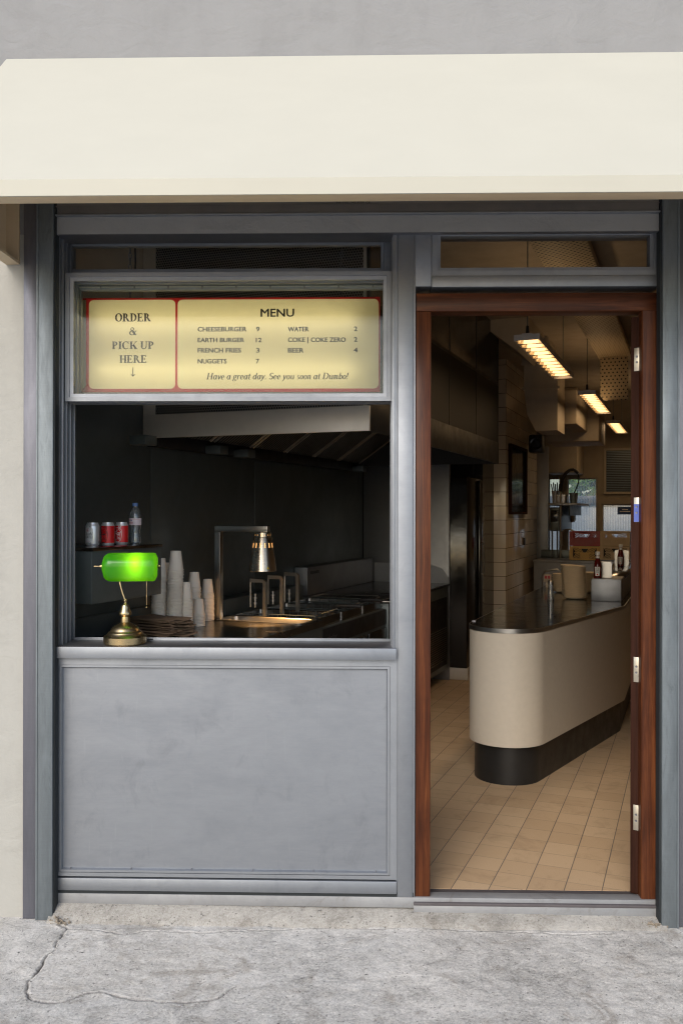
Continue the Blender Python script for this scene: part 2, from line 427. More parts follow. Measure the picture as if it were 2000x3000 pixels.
def vertical_flute(name):
    m, t, b = newmat(name); t.nodes.remove(b)
    sp = N(t, 'ShaderNodeSeparateXYZ'); t.links.new(coords(t), sp.inputs[0])
    s = math_(t, 'SINE', math_(t, 'MULTIPLY', sp.outputs[0], 2 * pi / .022))
    tr = N(t, 'ShaderNodeBsdfTransparent'); tr.inputs[0].default_value = (.85, .87, .86, 1)
    rf = N(t, 'ShaderNodeBsdfTranslucent'); rf.inputs[0].default_value = (.8, .82, .82, 1)
    mx = N(t, 'ShaderNodeMixShader'); t.links.new(math_(t, 'MULTIPLY_ADD', s, .10, .2), mx.inputs[0])
    t.links.new(tr.outputs[0], mx.inputs[1]); t.links.new(rf.outputs[0], mx.inputs[2])
    gl = N(t, 'ShaderNodeBsdfGlossy'); gl.inputs['Roughness'].default_value = .12
    m2 = N(t, 'ShaderNodeMixShader'); m2.inputs[0].default_value = .06; t.links.new(mx.outputs[0], m2.inputs[1]); t.links.new(gl.outputs[0], m2.inputs[2])
    t.links.new(m2.outputs[0], t.nodes['Material Output'].inputs[0]); return m
M['fluted'] = vertical_flute('fluted_glass')

def concrete_mat(k=1.0, name='worn_concrete'):
    m, t, b = newmat(name)
    v = coords(t)
    big = nz(t, v, 1.7, 8, .6, .5); mid = nz(t, v, 13, 10, .8, .5); fine = nz(t, v, 95, 6, .8); grit = nz(t, v, 300, 3, .7)
    at = N(t, 'ShaderNodeAttribute'); at.attribute_name = 'patch'
    f = math_(t, 'ADD', math_(t, 'MULTIPLY', big, .24), math_(t, 'ADD', math_(t, 'MULTIPLY', mid, .38), math_(t, 'MULTIPLY', fine, .38)))
    coarse = ramp(t, f, [(.42, (.28, .267, .243)), (.465, (.44, .424, .392)), (.515, (.585, .563, .523)), (.57, (.72, .694, .645))])
    smooth = ramp(t, f, [(.42, (.42, .395, .355)), (.5, (.62, .595, .55)), (.58, (.76, .735, .69))])
    col = mixc(t, at.outputs['Fac'], coarse, smooth)
    st = nz(t, v, 5.2, 8, .72, 1.2); col = mixc(t, vramp(t, st, 0, .55, .55, .66), col, (.25, .21, .165))
    st2 = nz(t, v, 2.6, 8, .75, .9); col = mixc(t, vramp(t, st2, 0, .38, .55, .68), col, (.20, .19, .175))
    vo = N(t, 'ShaderNodeTexVoronoi'); vo.inputs['Scale'].default_value = 75; vo.inputs['Randomness'].default_value = 1; t.links.new(v, vo.inputs['Vector'])
    spk = math_(t, 'MULTIPLY', math_(t, 'LESS_THAN', vo.outputs['Distance'], .30), vramp(t, nz(t, v, 40, 3), 0, .7, .52, .62))
    col = mixc(t, spk, col, (.10, .097, .09))
    spk2 = math_(t, 'MULTIPLY', math_(t, 'LESS_THAN', vo.outputs['Distance'], .26), vramp(t, nz(t, v, 31, 3), .6, 0, .38, .47))
    col = mixc(t, spk2, col, (.78, .77, .74))
    pit = nz(t, v, 30, 4, .6, .4); col = mixc(t, vramp(t, pit, 0, .9, .66, .72), col, (.06, .056, .052))
    pale = nz(t, v, 3.4, 8, .7, .8); col = mixc(t, vramp(t, pale, 0, .28, .56, .68), col, (.74, .735, .71))
    col = mixc(t, vramp(t, grit, .0, .45, .54, .68), col, (.15, .145, .14)); col = mixc(t, vramp(t, grit, .35, .0, .32, .46), col, (.74, .73, .70))
    cr = N(t, 'ShaderNodeAttribute'); cr.attribute_name = 'crack'
    col = mixc(t, cr.outputs['Fac'], col, (.055, .048, .042))
    if k != 1: col = mixc(t, 1.0, col, (k, k * .985, k * .95), 'MULTIPLY')
    t.links.new(col, b.inputs['Base Color']); b.inputs['Roughness'].default_value = .9
    hh = math_(t, 'ADD', math_(t, 'MULTIPLY', mid, .6), math_(t, 'MULTIPLY', fine, .4))
    bump(t, b, hh, .011, .8)
    return m
M['concrete'] = concrete_mat(); M['step'] = concrete_mat(.66, 'cement_render')

# ------------------------------------------------------------------ lettering
def text_raw(s):
    c = bpy.data.curves.new('lettering', 'FONT'); c.body = s; c.size = 1.0; c.resolution_u = 3
    o = bpy.data.objects.new('lettering', c); COL.objects.link(o)
    dg = bpy.context.evaluated_depsgraph_get(); dg.update()
    me = bpy.data.meshes.new_from_object(o.evaluated_get(dg))
    polys = [[(me.vertices[i].co.x, me.vertices[i].co.y) for i in p.vertices] for p in me.polygons]
    bpy.data.objects.remove(o); bpy.data.curves.remove(c); bpy.data.meshes.remove(me)
    return polys
def Rr(x0, y0, x1, y1): return [[(x0, y0), (x1, y0), (x1, y1), (x0, y1)]]
def Pp(*p): return [list(p)]
def Ar(cx, cy, rx, ry, a0, a1, tw, th, k=None):
    k = k or max(6, int(abs(a1 - a0) / 20)); out = []
    for i in range(k):
        q = []
        for a, inn in ((i, 0), (i + 1, 0), (i + 1, 1), (i, 1)):
            t = radians(a0 + (a1 - a0) * a / k); q.append((cx + (rx - tw * inn) * cos(t), cy + (ry - th * inn) * sin(t)))
        out.append(q)
    return out
def stm(x, s=.2, y0=0, y1=1, o=.09, h=.055): return Rr(x, y0, x + s, y1) + Rr(x - o, y1 - h, x + s + o, y1) + Rr(x - o, y0, x + s + o, y0 + h)
def serif_caps(s=.2):
    d = s - .2
    return {
        'O': (Ar(.5, .5, .5, .52, 0, 360, s, .07), 1.02), 'C': (Ar(.5, .5, .5, .52, 48, 312, s, .07) + Rr(.78, .68, .85, 1), .95),
        'R': (stm(.09, s) + Ar(.3, .73, .38, .27, -90, 90, s - .01, .065) + Pp((.38, .5), (.55 + d, .5), (.95 + d, 0), (.72, 0)) + Rr(.78, 0, 1.02, .05), 1.0),
        'D': (stm(.09, s) + Ar(.33, .5, .57, .5, -90, 90, s, .065), .95), 'E': (stm(.09, s) + Rr(.29 + d, .93, .72, 1) + Rr(.29 + d, .47, .6, .54) + Rr(.55, .38, .6, .63) + Rr(.29 + d, 0, .78, .07) + Rr(.66, .78, .72, 1) + Rr(.72, 0, .78, .24), .86),
        'P': (stm(.09, s) + Ar(.3, .71, .42, .29, -90, 90, s - .01, .065), .8), 'I': (stm(.09, s), .42),
        'K': (stm(.09, s) + Pp((.28 + d, .40), (.37 + d, .40), (.87, .97), (.76, .97)) + Pp((.40, .50), (.56, .64), (.96, .03), (.70, .03)) + Rr(.66, .95, .98, 1) + Rr(.62, 0, 1.02, .05), 1.0),
        'U': (Rr(.09, .3, .09 + s, 1) + Rr(0, .945, .38, 1) + Rr(.74, .3, .82, 1) + Rr(.63, .945, .94, 1) + Ar(.455, .32, .365, .34, 180, 360, .14, .09), .96),
        'H': (stm(.09, s) + stm(.69, s) + Rr(.29 + d, .47, .69, .55), 1.0),
        '&': (Ar(.42, .76, .23, .25, 0, 360, .10, .06) + Ar(.4, .27, .39, .29, 0, 360, .16, .07) + Pp((.22, .66), (.42, .66), (1.0, 0), (.74, 0)) + Rr(.74, .5, 1.02, .55) + Pp((.84, .5), (.9, .5), (.72, .12), (.66, .12)), 1.02),
        'A': (Pp((.05, 0), (.13, 0), (.47, 1), (.4, 1)) + Pp((.36, 1), (.5, 1), (.92, 0), (.72, 0)) + Rr(.2, .3, .7, .37) + Rr(-.03, 0, .22, .05) + Rr(.62, 0, 1.0, .05), 1.0),
        'S': (Ar(.33, .73, .3, .29, 35, 270, .14, .08) + Ar(.33, .27, .31, .29, -150, 90, .14, .08), .68), 'Y': (Pp((0, 1), (.2, 1), (.5, .45), (.34, .45)) + Pp((.42, .45), (.5, .45), (.9, 1), (.8, 1)) + Rr(.36, 0, .54, .5), .9),
        ' ': ([], .4), '"': (Rr(.03, .75, .12, 1) + Rr(.2, .75, .29, 1), .36)}
def its(x, y0, y1, s=.11): return Rr(x, y0, x + s, y1)
RING = Ar(.25, .32, .25, .335, 0, 360, .115, .05); HOOK = Rr(.5, 0, .6, .05)
LOW = {'a': (RING + its(.41, 0, .64) + HOOK, .62), 'v': (Pp((0, .64), (.13, .64), (.29, 0), (.2, 0)) + Pp((.2, 0), (.29, 0), (.52, .64), (.44, .64)), .52),
    'e': (Ar(.24, .32, .24, .335, 10, 320, .115, .05) + Rr(.08, .3, .46, .36), .52), 'g': (Ar(.24, .42, .22, .235, 0, 360, .1, .05) + Ar(.22, -.12, .27, .17, 0, 360, .09, .05) + Rr(.4, .58, .57, .64) + Rr(.08, .04, .2, .19), .56),
    'r': (its(.05, 0, .64) + Ar(.33, .42, .22, .22, 40, 165, .08, .08), .46), 't': (its(.1, .06, .86) + Rr(0, .58, .33, .64) + Ar(.25, .12, .15, .13, 180, 330, .1, .05), .38),
    'd': (RING + its(.41, 0, 1.0) + HOOK, .62), 'y': (Pp((0, .64), (.13, .64), (.29, 0), (.2, 0)) + Pp((.2, 0), (.29, 0), (.52, .64), (.44, .64)) + Pp((.2, .03), (.29, .03), (.06, -.3), (-.06, -.3)), .54),
    '.': (Rr(.03, 0, .16, .12), .24), 'u': (its(.05, .1, .64) + Ar(.25, .17, .2, .18, 180, 335, .1, .05) + its(.41, 0, .64) + HOOK, .62),
    's': (Ar(.2, .47, .17, .18, 35, 270, .08, .05) + Ar(.19, .17, .18, .18, -140, 90, .08, .05), .44), 'o': (RING, .55),
    'n': (its(.05, 0, .64) + Ar(.27, .44, .2, .21, 0, 170, .1, .06) + its(.36, 0, .45) + Rr(.45, 0, .55, .05), .58),
    'm': (its(.05, 0, .64) + Ar(.25, .44, .18, .21, 0, 170, .1, .06) + its(.32, 0, .45) + Ar(.52, .44, .18, .21, 0, 170, .1, .06) + its(.6, 0, .45) + Rr(.7, 0, .78, .05), .84),
    'b': (its(.05, 0, 1) + Ar(.28, .32, .24, .335, 0, 360, .115, .05), .56), 'i': (its(.05, 0, .64) + Rr(.05, .78, .17, .92), .24), 'l': (its(.05, 0, 1), .23),
    'h': (its(.05, 0, 1) + Ar(.27, .44, .2, .21, 0, 170, .1, .06) + its(.36, 0, .45), .56), 'c': (Ar(.24, .32, .24, .335, 50, 310, .115, .05), .48),
    '!': (Pp((.05, .3), (.11, .3), (.17, 1), (.01, 1)) + Rr(.02, 0, .14, .12), .26), '-': (Rr(.03, .25, .27, .33), .32), ' ': ([], .3)}
def serif_raw(s, italic=False, bold=.2, track=.06):
    caps = serif_caps(bold); x = 0; out = []
    for ch in s:
        g, wd = (caps.get(ch) if ch in caps and not (ch == ' ') else LOW.get(ch, ([], .3))) or ([], .3)
        for q in g: out.append([(a + x + (.22 * b if italic else 0), b) for a, b in q])
        x += wd + track
    return out
def fit(polys, x0, x1, z0, z1):
    """scale lettering so that its box fills x0..x1, z0..z1"""
    xs = [p[0] for q in polys for p in q]; zs = [p[1] for q in polys for p in q]
    a, b, c, d = min(xs), max(xs), min(zs), max(zs)
    return [[(x0 + (p[0] - a) / (b - a) * (x1 - x0), z0 + (p[1] - c) / (d - c) * (z1 - z0)) for p in q] for q in polys]
def letters(mb, polys, y, mapf=None, dz=1.5e-5):
    for i, q in enumerate(polys):
        yy = y - dz * (i % 7)
        mb.face([mapf(a, b, yy) if mapf else (a, yy, b) for a, b in q])
    return mb

# ------------------------------------------------------------------ ground (one sheet) with cracks and a cement patch
def seg_d(p, a, b):
    ax, ay = a; bx, by = b; dx, dy = bx - ax, by - ay
    t = max(0, min(1, ((p[0] - ax) * dx + (p[1] - ay) * dy) / (dx * dx + dy * dy + 1e-12)))
    return math.hypot(p[0] - ax - t * dx, p[1] - ay - t * dy)
def gg(px, py): 
    d = ray(px, py); q = CAM + d * (-CAM.z / d.z); return (q.x, q.y)
CR = [[(175, 2708), (200, 2722), (262, 2727), (330, 2733), (375, 2741), (425, 2729), (520, 2731), (590, 2735), (660, 2731), (760, 2728), (830, 2724), (900, 2720), (990, 2717), (1110, 2722), (1180, 2719), (1260, 2722), (1390, 2727), (1480, 2729), (1570, 2735), (1700, 2740), (1790, 2737)],
      [(198, 2722), (185, 2745), (164, 2760), (160, 2783), (135, 2803), (122, 2830), (95, 2868), (72, 2905), (90, 2928), (125, 2938), (190, 2936), (250, 2912), (290, 2908), (340, 2915), (400, 2930), (470, 2936), (540, 2938), (600, 2934), (640, 2925), (690, 2890)]]
CRW = [[gg(*p) for p in c] for c in CR]
patch_poly = [gg(*p) for p in ((198, 2722), (160, 2783), (72, 2905), (125, 2938), (250, 2912), (340, 2915), (470, 2936), (640, 2925), (690, 2880), (740, 2800), (800, 2722))]
patch_r = (gg(655, 2915), gg(770, 2722)); patch_ext = patch_poly[:7] + [gg(*p) for p in ((640, 2925), (860, 2905), (1000, 2724))]
def inside(p, poly):
    c = False
    for i in range(len(poly)):
        a, b = poly[i], poly[i - 1]
        if (a[1] > p[1]) != (b[1] > p[1]) and p[0] < (b[0] - a[0]) * (p[1] - a[1]) / (b[1] - a[1]) + a[0]: c = not c
    return c
def axis(lo, hi, step, far_lo, far_hi):
    a = [lo + i * step for i in range(int((hi - lo) / step) + 1)]
    l, s = [], step
    x = lo
    while x > far_lo: s *= 1.8; x -= s; l.append(x)
    r, s, x = [], step, a[-1]
    while x < far_hi: s *= 1.8; x += s; r.append(x)
    return l[::-1] + a + r
XS = axis(-1.32, 1.32, .0055, -150, 150); YS = axis(-.92, -.03, .0055, -150, 150)
me = bpy.data.meshes.new('pavement'); vs = []; pv = []; cv = []
for y in YS:
    for x in XS:
        near = -1.33 < x < 1.33 and -.93 < y < 0
        z = 0.0; pt = 0.0; ck = 0.0
        if near:
            q = Vector((x, y, 0))
            wob = .012 * noise.noise(q * 14) + .006 * noise.noise(q * 45)
            p = (x + wob, y + .7 * wob)
            z = .005 * noise.noise(q * 3.1) + .0022 * noise.noise(q * 22) + .0013 * noise.noise(q * 70)
            ins = inside(p, patch_poly)
            dr_ = ((p[0] - patch_r[0][0]) * (patch_r[1][1] - patch_r[0][1]) - (p[1] - patch_r[0][1]) * (patch_r[1][0] - patch_r[0][0])) / math.hypot(patch_r[1][0] - patch_r[0][0], patch_r[1][1] - patch_r[0][1])
            pt = max(0, min(1, .5 + (-dr_) * 3.2 + .25 * noise.noise(q * 7))) if inside(p, patch_ext) else 0.0
            if y > -.17 and not ins: pt = max(0, min(1, (y + .17) / .06)) * .85
            d, ci_ = 9, 0
            for ci, c in enumerate(CRW):
                for a, b in zip(c, c[1:]):
                    if abs((a[0] + b[0]) / 2 - p[0]) < .35:
                        dd = seg_d(p, a, b)
                        if dd < d: d, ci_ = dd, ci
            wdt = (.0042 if ci_ else .0034) + .0030 * noise.noise(q * 8 + Vector((5, 5, 0)))
            if d < .03:
                ck = max(0, min(1, 1.25 - d / max(.0016, wdt)))
                z -= .011 * ck; z += .003 * math.exp(-(d / .012) ** 2) * (1 - ck)
            if ins: z += .002
            e = min(1, (1.32 - abs(x)) / .06, (y + .92) / .06, (-.03 - y) / .02); z *= max(0, e)
        vs.append((x, y, z)); pv.append(pt); cv.append(ck)
nx = len(XS)
fs = [(j * nx + i, j * nx + i + 1, (j + 1) * nx + i + 1, (j + 1) * nx + i) for j in range(len(YS) - 1) for i in range(nx - 1)]
me.from_pydata(vs, [], fs)
for nm, vals in (('patch', pv), ('crack', cv)):
    a = me.attributes.new(nm, 'FLOAT', 'POINT'); a.data.foreach_set('value', vals)
me.polygons.foreach_set('use_smooth', [True] * len(me.polygons))
tag(link('pavement', me, M['concrete']), 'worn grey concrete pavement with cracks and a paler cement patch', kind='structure')

# ------------------------------------------------------------------ walls of the building
YR = -.06                                             # front of the shutter rails
xL = gx(65, -.05, 1700); xR = gx(2034, -.05, 1700)
ztop = 2.86
mb = MB().box(-9, xL, -.03, .30, -.2, ztop)
single('plaster_wall', 'cream painted rough plaster wall beside the steel shutter rail, under the canopy end', 'wall', mb, M['plaster'], (xL - .4, 0, 0))
mb = MB().box(xR, 9, -.03, .30, -.2, ztop)
single('plaster_wall', 'cream plaster wall beyond the shutter rail on the door side of the shopfront', 'wall', mb, M['plaster'], (xR + .4, 0, 0))
mb = MB().box(-9, 9, -.03, .04, ztop + .001, 7.5)
single('render_wall', 'grey rough rendered wall above the cream canopy', 'wall', mb, M['plaster_grey'], (0, 0, ztop))
# cement haunch under the shopfront
mb = MB()
hx = [gx(157, 0, 2690) + (gx(1936, 0, 2690) - gx(157, 0, 2690)) * i / 220 for i in range(221)]
rings = []
for x in hx:
    q = Vector((x, 0, 0)); a = .006 * noise.noise(q * 9); b = .003 * noise.noise(q * 40)
    z1 = .050 - .020 * (x - hx[0]) / (hx[-1] - hx[0]) + .0025 * noise.noise(q * 5)
    rings.append([(x, .05, z1), (x, .004, z1), (x, -.008 + b, z1 - .004 + b), (x, -.035 + a, z1 * .74 + b), (x, -.062 + a, z1 * .40 - b), (x, -.082 + 2 * a, .007 + b), (x, -.10 + 2 * a, -.012)])
mb.loops(rings, closed=False)
o = single('step', 'rough cement step along the foot of the metal shopfront', None, mb, M['step'], (0, 0, 0), kind='structure', ang=60)
a = o.data.attributes.new('patch', 'FLOAT', 'POINT'); a.data.foreach_set('value', [.85] * len(o.data.vertices))
# crumbled mortar in the corners
for (px_, py_, lab) in ((176, 2697, 'crumbled mortar and grit beside the foot of the shutter rail near the cream wall'), (1915, 2708, 'crumbled mortar and grit beside the foot of the shutter rail near the door')):
    c = gg(px_, py_ + 12); mb = MB()
    for i in range(46):
        r = random.uniform(.002, .007); mb.sphere((c[0] + random.gauss(0, .02), c[1] + random.gauss(0, .008), .006 + abs(random.gauss(0, .012))), r, 6, random.uniform(.5, .9))
    single('mortar_debris', lab, 'debris', mb, M['debris'], (c[0], c[1], 0), kind='stuff')

# ------------------------------------------------------------------ canopy
YF = -.85
aw = Thing('canopy', 'long cream sheet metal canopy over the shopfront', 'canopy', (0, -.03, gz(170, 0)))
awl, awr = gx(20, -.03, 170), 3.2
zt = gz(163, -.03, 1000); zf = gz(519, YF, 1000); zb = zf - .050
mb = MB()
prof = [(-.031, zt), (YF, zf), (YF + .010, zb), (YF + .020, zb + .001), (YF + .020, zb + .008), (YF + .016, zf - .012), (-.031, zt - .020)]
mb.loops([[(x, y, z) for y, z in prof] for x in (awl, awr)], cap0=True, cap1=True)
aw.part('roof_sheet', mb, M['awning'], ang=15)
mb = MB().box(awl + .002, awr - .002, YF + .0205, YF + .085, zb + .0005, zb + .006, .001); aw.part('bottom_flange', mb, M['warm_shade_tan'])
mb = MB(); mb.loops([[(x, YF + .03, zf - .024), (x, -.033, zt - .03), (x, -.033, zt - .026), (x, YF + .03, zf - .020)] for x in (awl + .07, awr - .07)], cap0=True, cap1=True, wrap=False); aw.part('warm_bounce_sheet', mb, M['warm_shade_tan'])  # added tan sheet that throws warm light on the frames below
for xx, lab in ((awl, None), (awr - .02, None)):
    mb = MB(); zlow = gz(776, -.03, 60)
    side = [(-.031, zt - .024), (YF + .014, zf - .014), (YF + .014, zb + .01), (-.031, zlow)]
    mb.loops([[(x, y, z) for y, z in side] for x in (xx + .001, xx + .006)], cap0=True, cap1=True)
    # folded bottom flange and wall flange
    for (y0, z0), (y1, z1) in (((YF + .08, zb + .001), (-.033, zlow)), ):
        mb.loops([[(x, y0, z0), (x, y1, z1), (x, y1, z1 + .012), (x, y0, z0 + .009)] for x in (xx + .006, xx + .06)], cap0=True, cap1=True)
    mb.box(xx + .006, xx + .06, -.045, -.033, zlow + .013, zt - .04)
    aw.part('side_panel', mb, M['warm_shade_tan'])

# ------------------------------------------------------------------ shutter rails, header
def rail(x0, xm, x1, label, mirror=False):
    y0 = YR
    t = Thing('shutter_rail', label, 'shutter rail', ((x0 + x1) / 2, y0, 0), group='steel shutter rails at both sides of the shopfront')
    zt_ = 3.02
    a, b = (x0, xm) if not mirror else (xm, x1)
    c, d = (xm, x1) if not mirror else (x0, xm)
    t.part('flat_plate', MB().box(a + .001, b - .002, y0 + .012, .05, .002, zt_, .002), M['galv_side'])
    t.part('guide_channel', MB().box(c + .003, d - .001, y0, .0, .002, zt_, .003).box((c if not mirror else d - .006), (c if not mirror else d - .006) + .006, y0 - .003, y0 + .02, .003, zt_), M['galv'])
    s0, s1 = (d - .003, d + .004) if not mirror else (c - .004, c + .003)
    t.part('seal', MB().box(s0, s1, y0 + .012, -.0015, .004, zt_), M['gap'])
rail(gx(65, YR), gx(107, YR), gx(156, YR), 'blue grey weathered shutter rail beside the cream plaster wall')
rail(gx(1937, YR), gx(1988, YR), gx(2034, YR), 'blue grey weathered shutter rail beside the wooden door', True)

hd = Thing('shutter_box', 'grey metal shutter bottom bar and housing tucked under the canopy', 'shutter', (gx(1040, 0), 0, gz(600, 0)))
X0, X1, Z0, Z1 = rect(182, 597, 1916, 621, -.045)
poly = [(X0, Z0), (X1, Z0), (X1 + .022, Z1), (X0 - .028, Z1)]
hd.part('bottom_bar', MB().plate(poly, -.045, -.005), M['alu_dark'])
X0, X1, Z0_, Z1_ = rect(163, 621.5, 1933, 627, -.048)
hd.part('lip', MB().box(X0, X1, -.050, -.004, Z0_, Z1_ - .0005, .001), M['alu'])
X0, X1, Z0, Z1b = rect(163, 520, 1933, 597, -.03)
hd.part('housing', MB().box(X0, X1, -.028, .1, Z1 + .002, 2.859), M['alu_dark'])
X0, X1, Z0, Z1 = rect(979, 583, 1088, 596, -.032)
st = hd.part('maker_label', MB().box(X0, X1, -.0305, -.0282, Z0, Z1 + .012), M['alu'])
mb = MB(); letters(mb, fit(text_raw('Shopfronts & Shutters'), X0 + .03, X1 - .03, Z0 + .0105, Z0 + .018), -.0308); letters(mb, fit(text_raw('Tel: 0151 343 5253  CE'), X0 + .006, X1 - .006, Z0 + .001, Z0 + .0085), -.0308)
hd.part('lettering', mb, M['ink'], st)

# ------------------------------------------------------------------ aluminium shopfront
sf = Thing('shopfront', 'brushed aluminium shopfront with serving hatch and lower panel', 'shopfront', (gx(690, 0), 0, .05))
def fb(mb, x0, y0, x1, y1, ya, yb, bev=.0015):
    X0, X1, Z0, Z1 = rect(x0, y0, x1, y1, ya); return mb.box(X0, X1, ya, yb, Z0, Z1, bev)
A = M['alu']
# mullion between hatch and door
mb = MB(); fb(mb, 1164.5, 628, 1209.5, 2629, 0, .20, .003); fb(mb, 1209.8, 628, 1211.8, 2625, .006, .2, 0); fb(mb, 1212, 628, 1216, 2627, .003, .2, .001); fb(mb, 1161.5, 628, 1164.2, 2625, .006, .2, 0)
sf.part('mullion', mb, A)
# top rail, jambs
mb = MB(); fb(mb, 165, 628, 1161, 661, .001, .20)
sf.part('head_rail', mb, A)
mb = MB()
Xj = gx(163, .0); Zt, Zb = gz(661.5, .0), gz(1898, 0)
mb.box(Xj, Xj + .004, .001, .2, Zb, Zt, 0)
for y0, y1, pr in ((.001, .018, .010), (.036, .046, .017), (.086, .096, .017), (.136, .146, .017), (.19, .2, .017)):
    mb.box(Xj + .0042, Xj + .004 + pr, y0, y1, Zb, Zt, .001)
sf.part('jamb', mb, A)
mb = MB(); Xk = gx(1161, 0)
mb.box(Xk - .004, Xk, .001, .2, Zb, Zt, 0)
for y0, y1, pr in ((.001, .018, .014), (.036, .046, .017), (.086, .096, .017), (.136, .146, .017), (.19, .2, .017)):
    mb.box(Xk - .004 - pr, Xk - .0042, y0, y1, Zb, Zt, .001)
sf.part('jamb', mb, A)
# upper fixed light, set back
YU = .148
X0, X1, Z0, Z1 = rect(183, 690, 1143, 812, YU)
mb = MB().frame(X0, X1, Z0, Z1, [(0, .189), (0, YU), (.026, YU), (.028, YU + .010), (.040, YU + .012), (.042, YU + .022), (.042, .189)])
ul = sf.part('upper_light', mb, A, label='narrow fixed window above the raised sash')
sf.part('pane', MB().box(X0 + .041, X1 - .041, .170, .174, Z0 + .041, Z1 - .041), M['glass'], ul)
# three raised sashes
x0, x1 = Xj + .024, Xk - .022
for k, yy in enumerate((.048, .098, .148)):
    Z0, Z1 = gz(1174.5, .048), gz(795, .048)
    if k == 2: Z1 = gz(824, .148)
    pr = [(0, yy + .036), (0, yy), (.0175, yy), (.0185, yy + .006), (.033, yy + .009), (.033, yy + .036)]
    s = sf.part('sash', MB().frame(x0, x1, Z0, Z1, pr), A, label=('front raised sash of the serving hatch' if k == 0 else None))
    sf.part('pane', MB().box(x0 + .0325, x1 - .0325, yy + .019, yy + .023, Z0 + .0325, Z1 - .0325), M['glass'], s)
    if k: 
        sf.part('reflection_line', MB().frame(x0 + .0178, x1 - .0178, Z0 + .0178, Z1 - .0178, [(0, yy + .01), (0, yy + .0035), (.004, yy + .0035), (.004, yy + .01)]), M['awning'], s)  # cream ring paints in the yellowish reflections on the frame
        for q in range(9):
            g = MB().box(x0 + .12 + q * (x1 - x0 - .2) / 8, x0 + .126 + q * (x1 - x0 - .2) / 8, yy - .002, yy + .001, Z1 - .03, Z1 - .018)
            sf.part('retainer', g, M['alu_dark'], s)  # clip-like block holding the sash glazing
# sill
ZS = gz(1899, -.02)
X0, X1 = gx(162, -.02), gx(1161, -.02)
mb = MB().box(X0, X1, -.02, .186, gz(1932, -.02), ZS, .0015)
sl_ = sf.part('sill', mb, M['alu_dark'])
sf.part('sill_face', MB().box(X0, X1, -.0235, -.0202, gz(1932, -.02) - .001, ZS - .0005, .001), A)
sf.part('track', MB().box(Xj + .03, Xk - .02, .158, .163, ZS + .0003, ZS + .010, .001).box(Xj + .03, Xk - .02, .172, .176, ZS + .0003, ZS + .013, .001), M['alu'])
# lower panel with moulding
X0, X1, Z0, Z1 = rect(164, 1934, 1161, 2589, 0)
Z1 = gz(1932, -.02) - .0015
bx = gx(187, .03) - X0
mb = MB()
Xi0, Xi1, Zi0, Zi1 = rect(172.5, 1950, 1141.5, 2561, .004)
# outer stiles and rails as a frame with unequal widths
def uframe(mb, o, i, y0, y1, yb):
    (a0, a1, c0, c1), (b0, b1, d0, d1) = o, i
    R1 = [(a0, yb, c0), (a1, yb, c0), (a1, yb, c1), (a0, yb, c1)]; R2 = [(p[0], y0, p[2]) for p in R1]
    R3 = [(b0, y1, d0), (b1, y1, d0), (b1, y1, d1), (b0, y1, d1)]; R4 = [(p[0], yb, p[2]) for p in R3]
    mb.loops([R1, R2, R3, R4], wrap=True)
uframe(mb, (X0, X1, gz(2577, 0), Z1), (Xi0, Xi1, Zi0, Zi1), .004, .004, .06)
sf.part('panel_frame', mb, A)
mb = MB().frame(Xi0 + .0015, Xi1 - .0015, Zi0 + .0015, Zi1 - .0015, [(0, .05), (0, .0065), (.009, .0065), (.0125, .013), (.0125, .05)])
sf.part('bead', mb, A)
pp = MB()
NXg, NZg = 40, 30
a0, a1, c0, c1 = Xi0 + .013, Xi1 - .013, Zi0 + .013, Zi1 - .013
pp.loops([[(a0 + (a1 - a0) * i / NXg, .022 + .0005 * noise.noise(Vector((i * .23, j * .2, 3))), c0 + (c1 - c0) * j / NZg) for i in range(NXg + 1)] for j in range(NZg + 1)], closed=False)
sf.part('panel', pp, M['alu_panel'], ang=0)
for pxx in (209, 386, 563, 742, 920, 1103):
    X = gx(pxx, .013); sf.part('retainer', MB().box(X - .002, X + .002, .009, .02, c0 + .0002, c0 + .004), M['alu_dark'])  # clip-like block holding the panel edge
mb = MB(); fb(mb, 163, 2578, 1161, 2614, -.003, .06, .002)
sf.part('bottom_rail', mb, A)
mb = MB(); X0, X1, Z0, Z1 = rect(160, 2618, 1212, 2655, -.001)
mb.box(gx(160, 0), gx(1935, 0), .001, .06, gz(2658, 0, 1000), gz(2627, 0, 1000) - .0, .002)
sf.part('base_plate', mb, M['alu_base'])
mb = MB(); mb.box(gx(160, 0), gx(1212, 0), .0035, .06, gz(2627, 0) + .0005, gz(2614, 0) - .001); sf.part('seal', mb, M['gap'])
# transom over the door
mb = MB(); fb(mb, 1216.5, 628, 1263, 839, .002, .14); sf.part('filler', mb, A)
mb = MB(); fb(mb, 1264.5, 628, 1934, 661, .002, .14); fb(mb, 1264.5, 807, 1934, 839, -.004, .14, .002); sf.part('transom_rail', mb, A)
X0, X1, Z0, Z1 = rect(1264.5, 661.5, 1934, 806.5, .002)
mb = MB(); i0 = (X0 + .022, X1 - .022, Z0 + .022, Z1 - .022)
uframe(mb, (X0, X1, Z0, Z1), (X0 + .024, X1 - .030, Z0 + .022, Z1 - .026), .0035, .0035, .06)
tl_ = sf.part('transom_frame', mb, A)
X0, X1, Z0, Z1 = X0 + .0245, X1 - .0305, Z0 + .0225, Z1 - .0265
sf.part('bead', MB().frame(X0, X1, Z0, Z1, [(0, .05), (0, .005), (.012, .007), (.0125, .05)]), A, tl_)
sf.part('pane', MB().box(X0 + .0127, X1 - .0127, .03, .034, Z0 + .0127, Z1 - .0127), M['glass'], tl_)
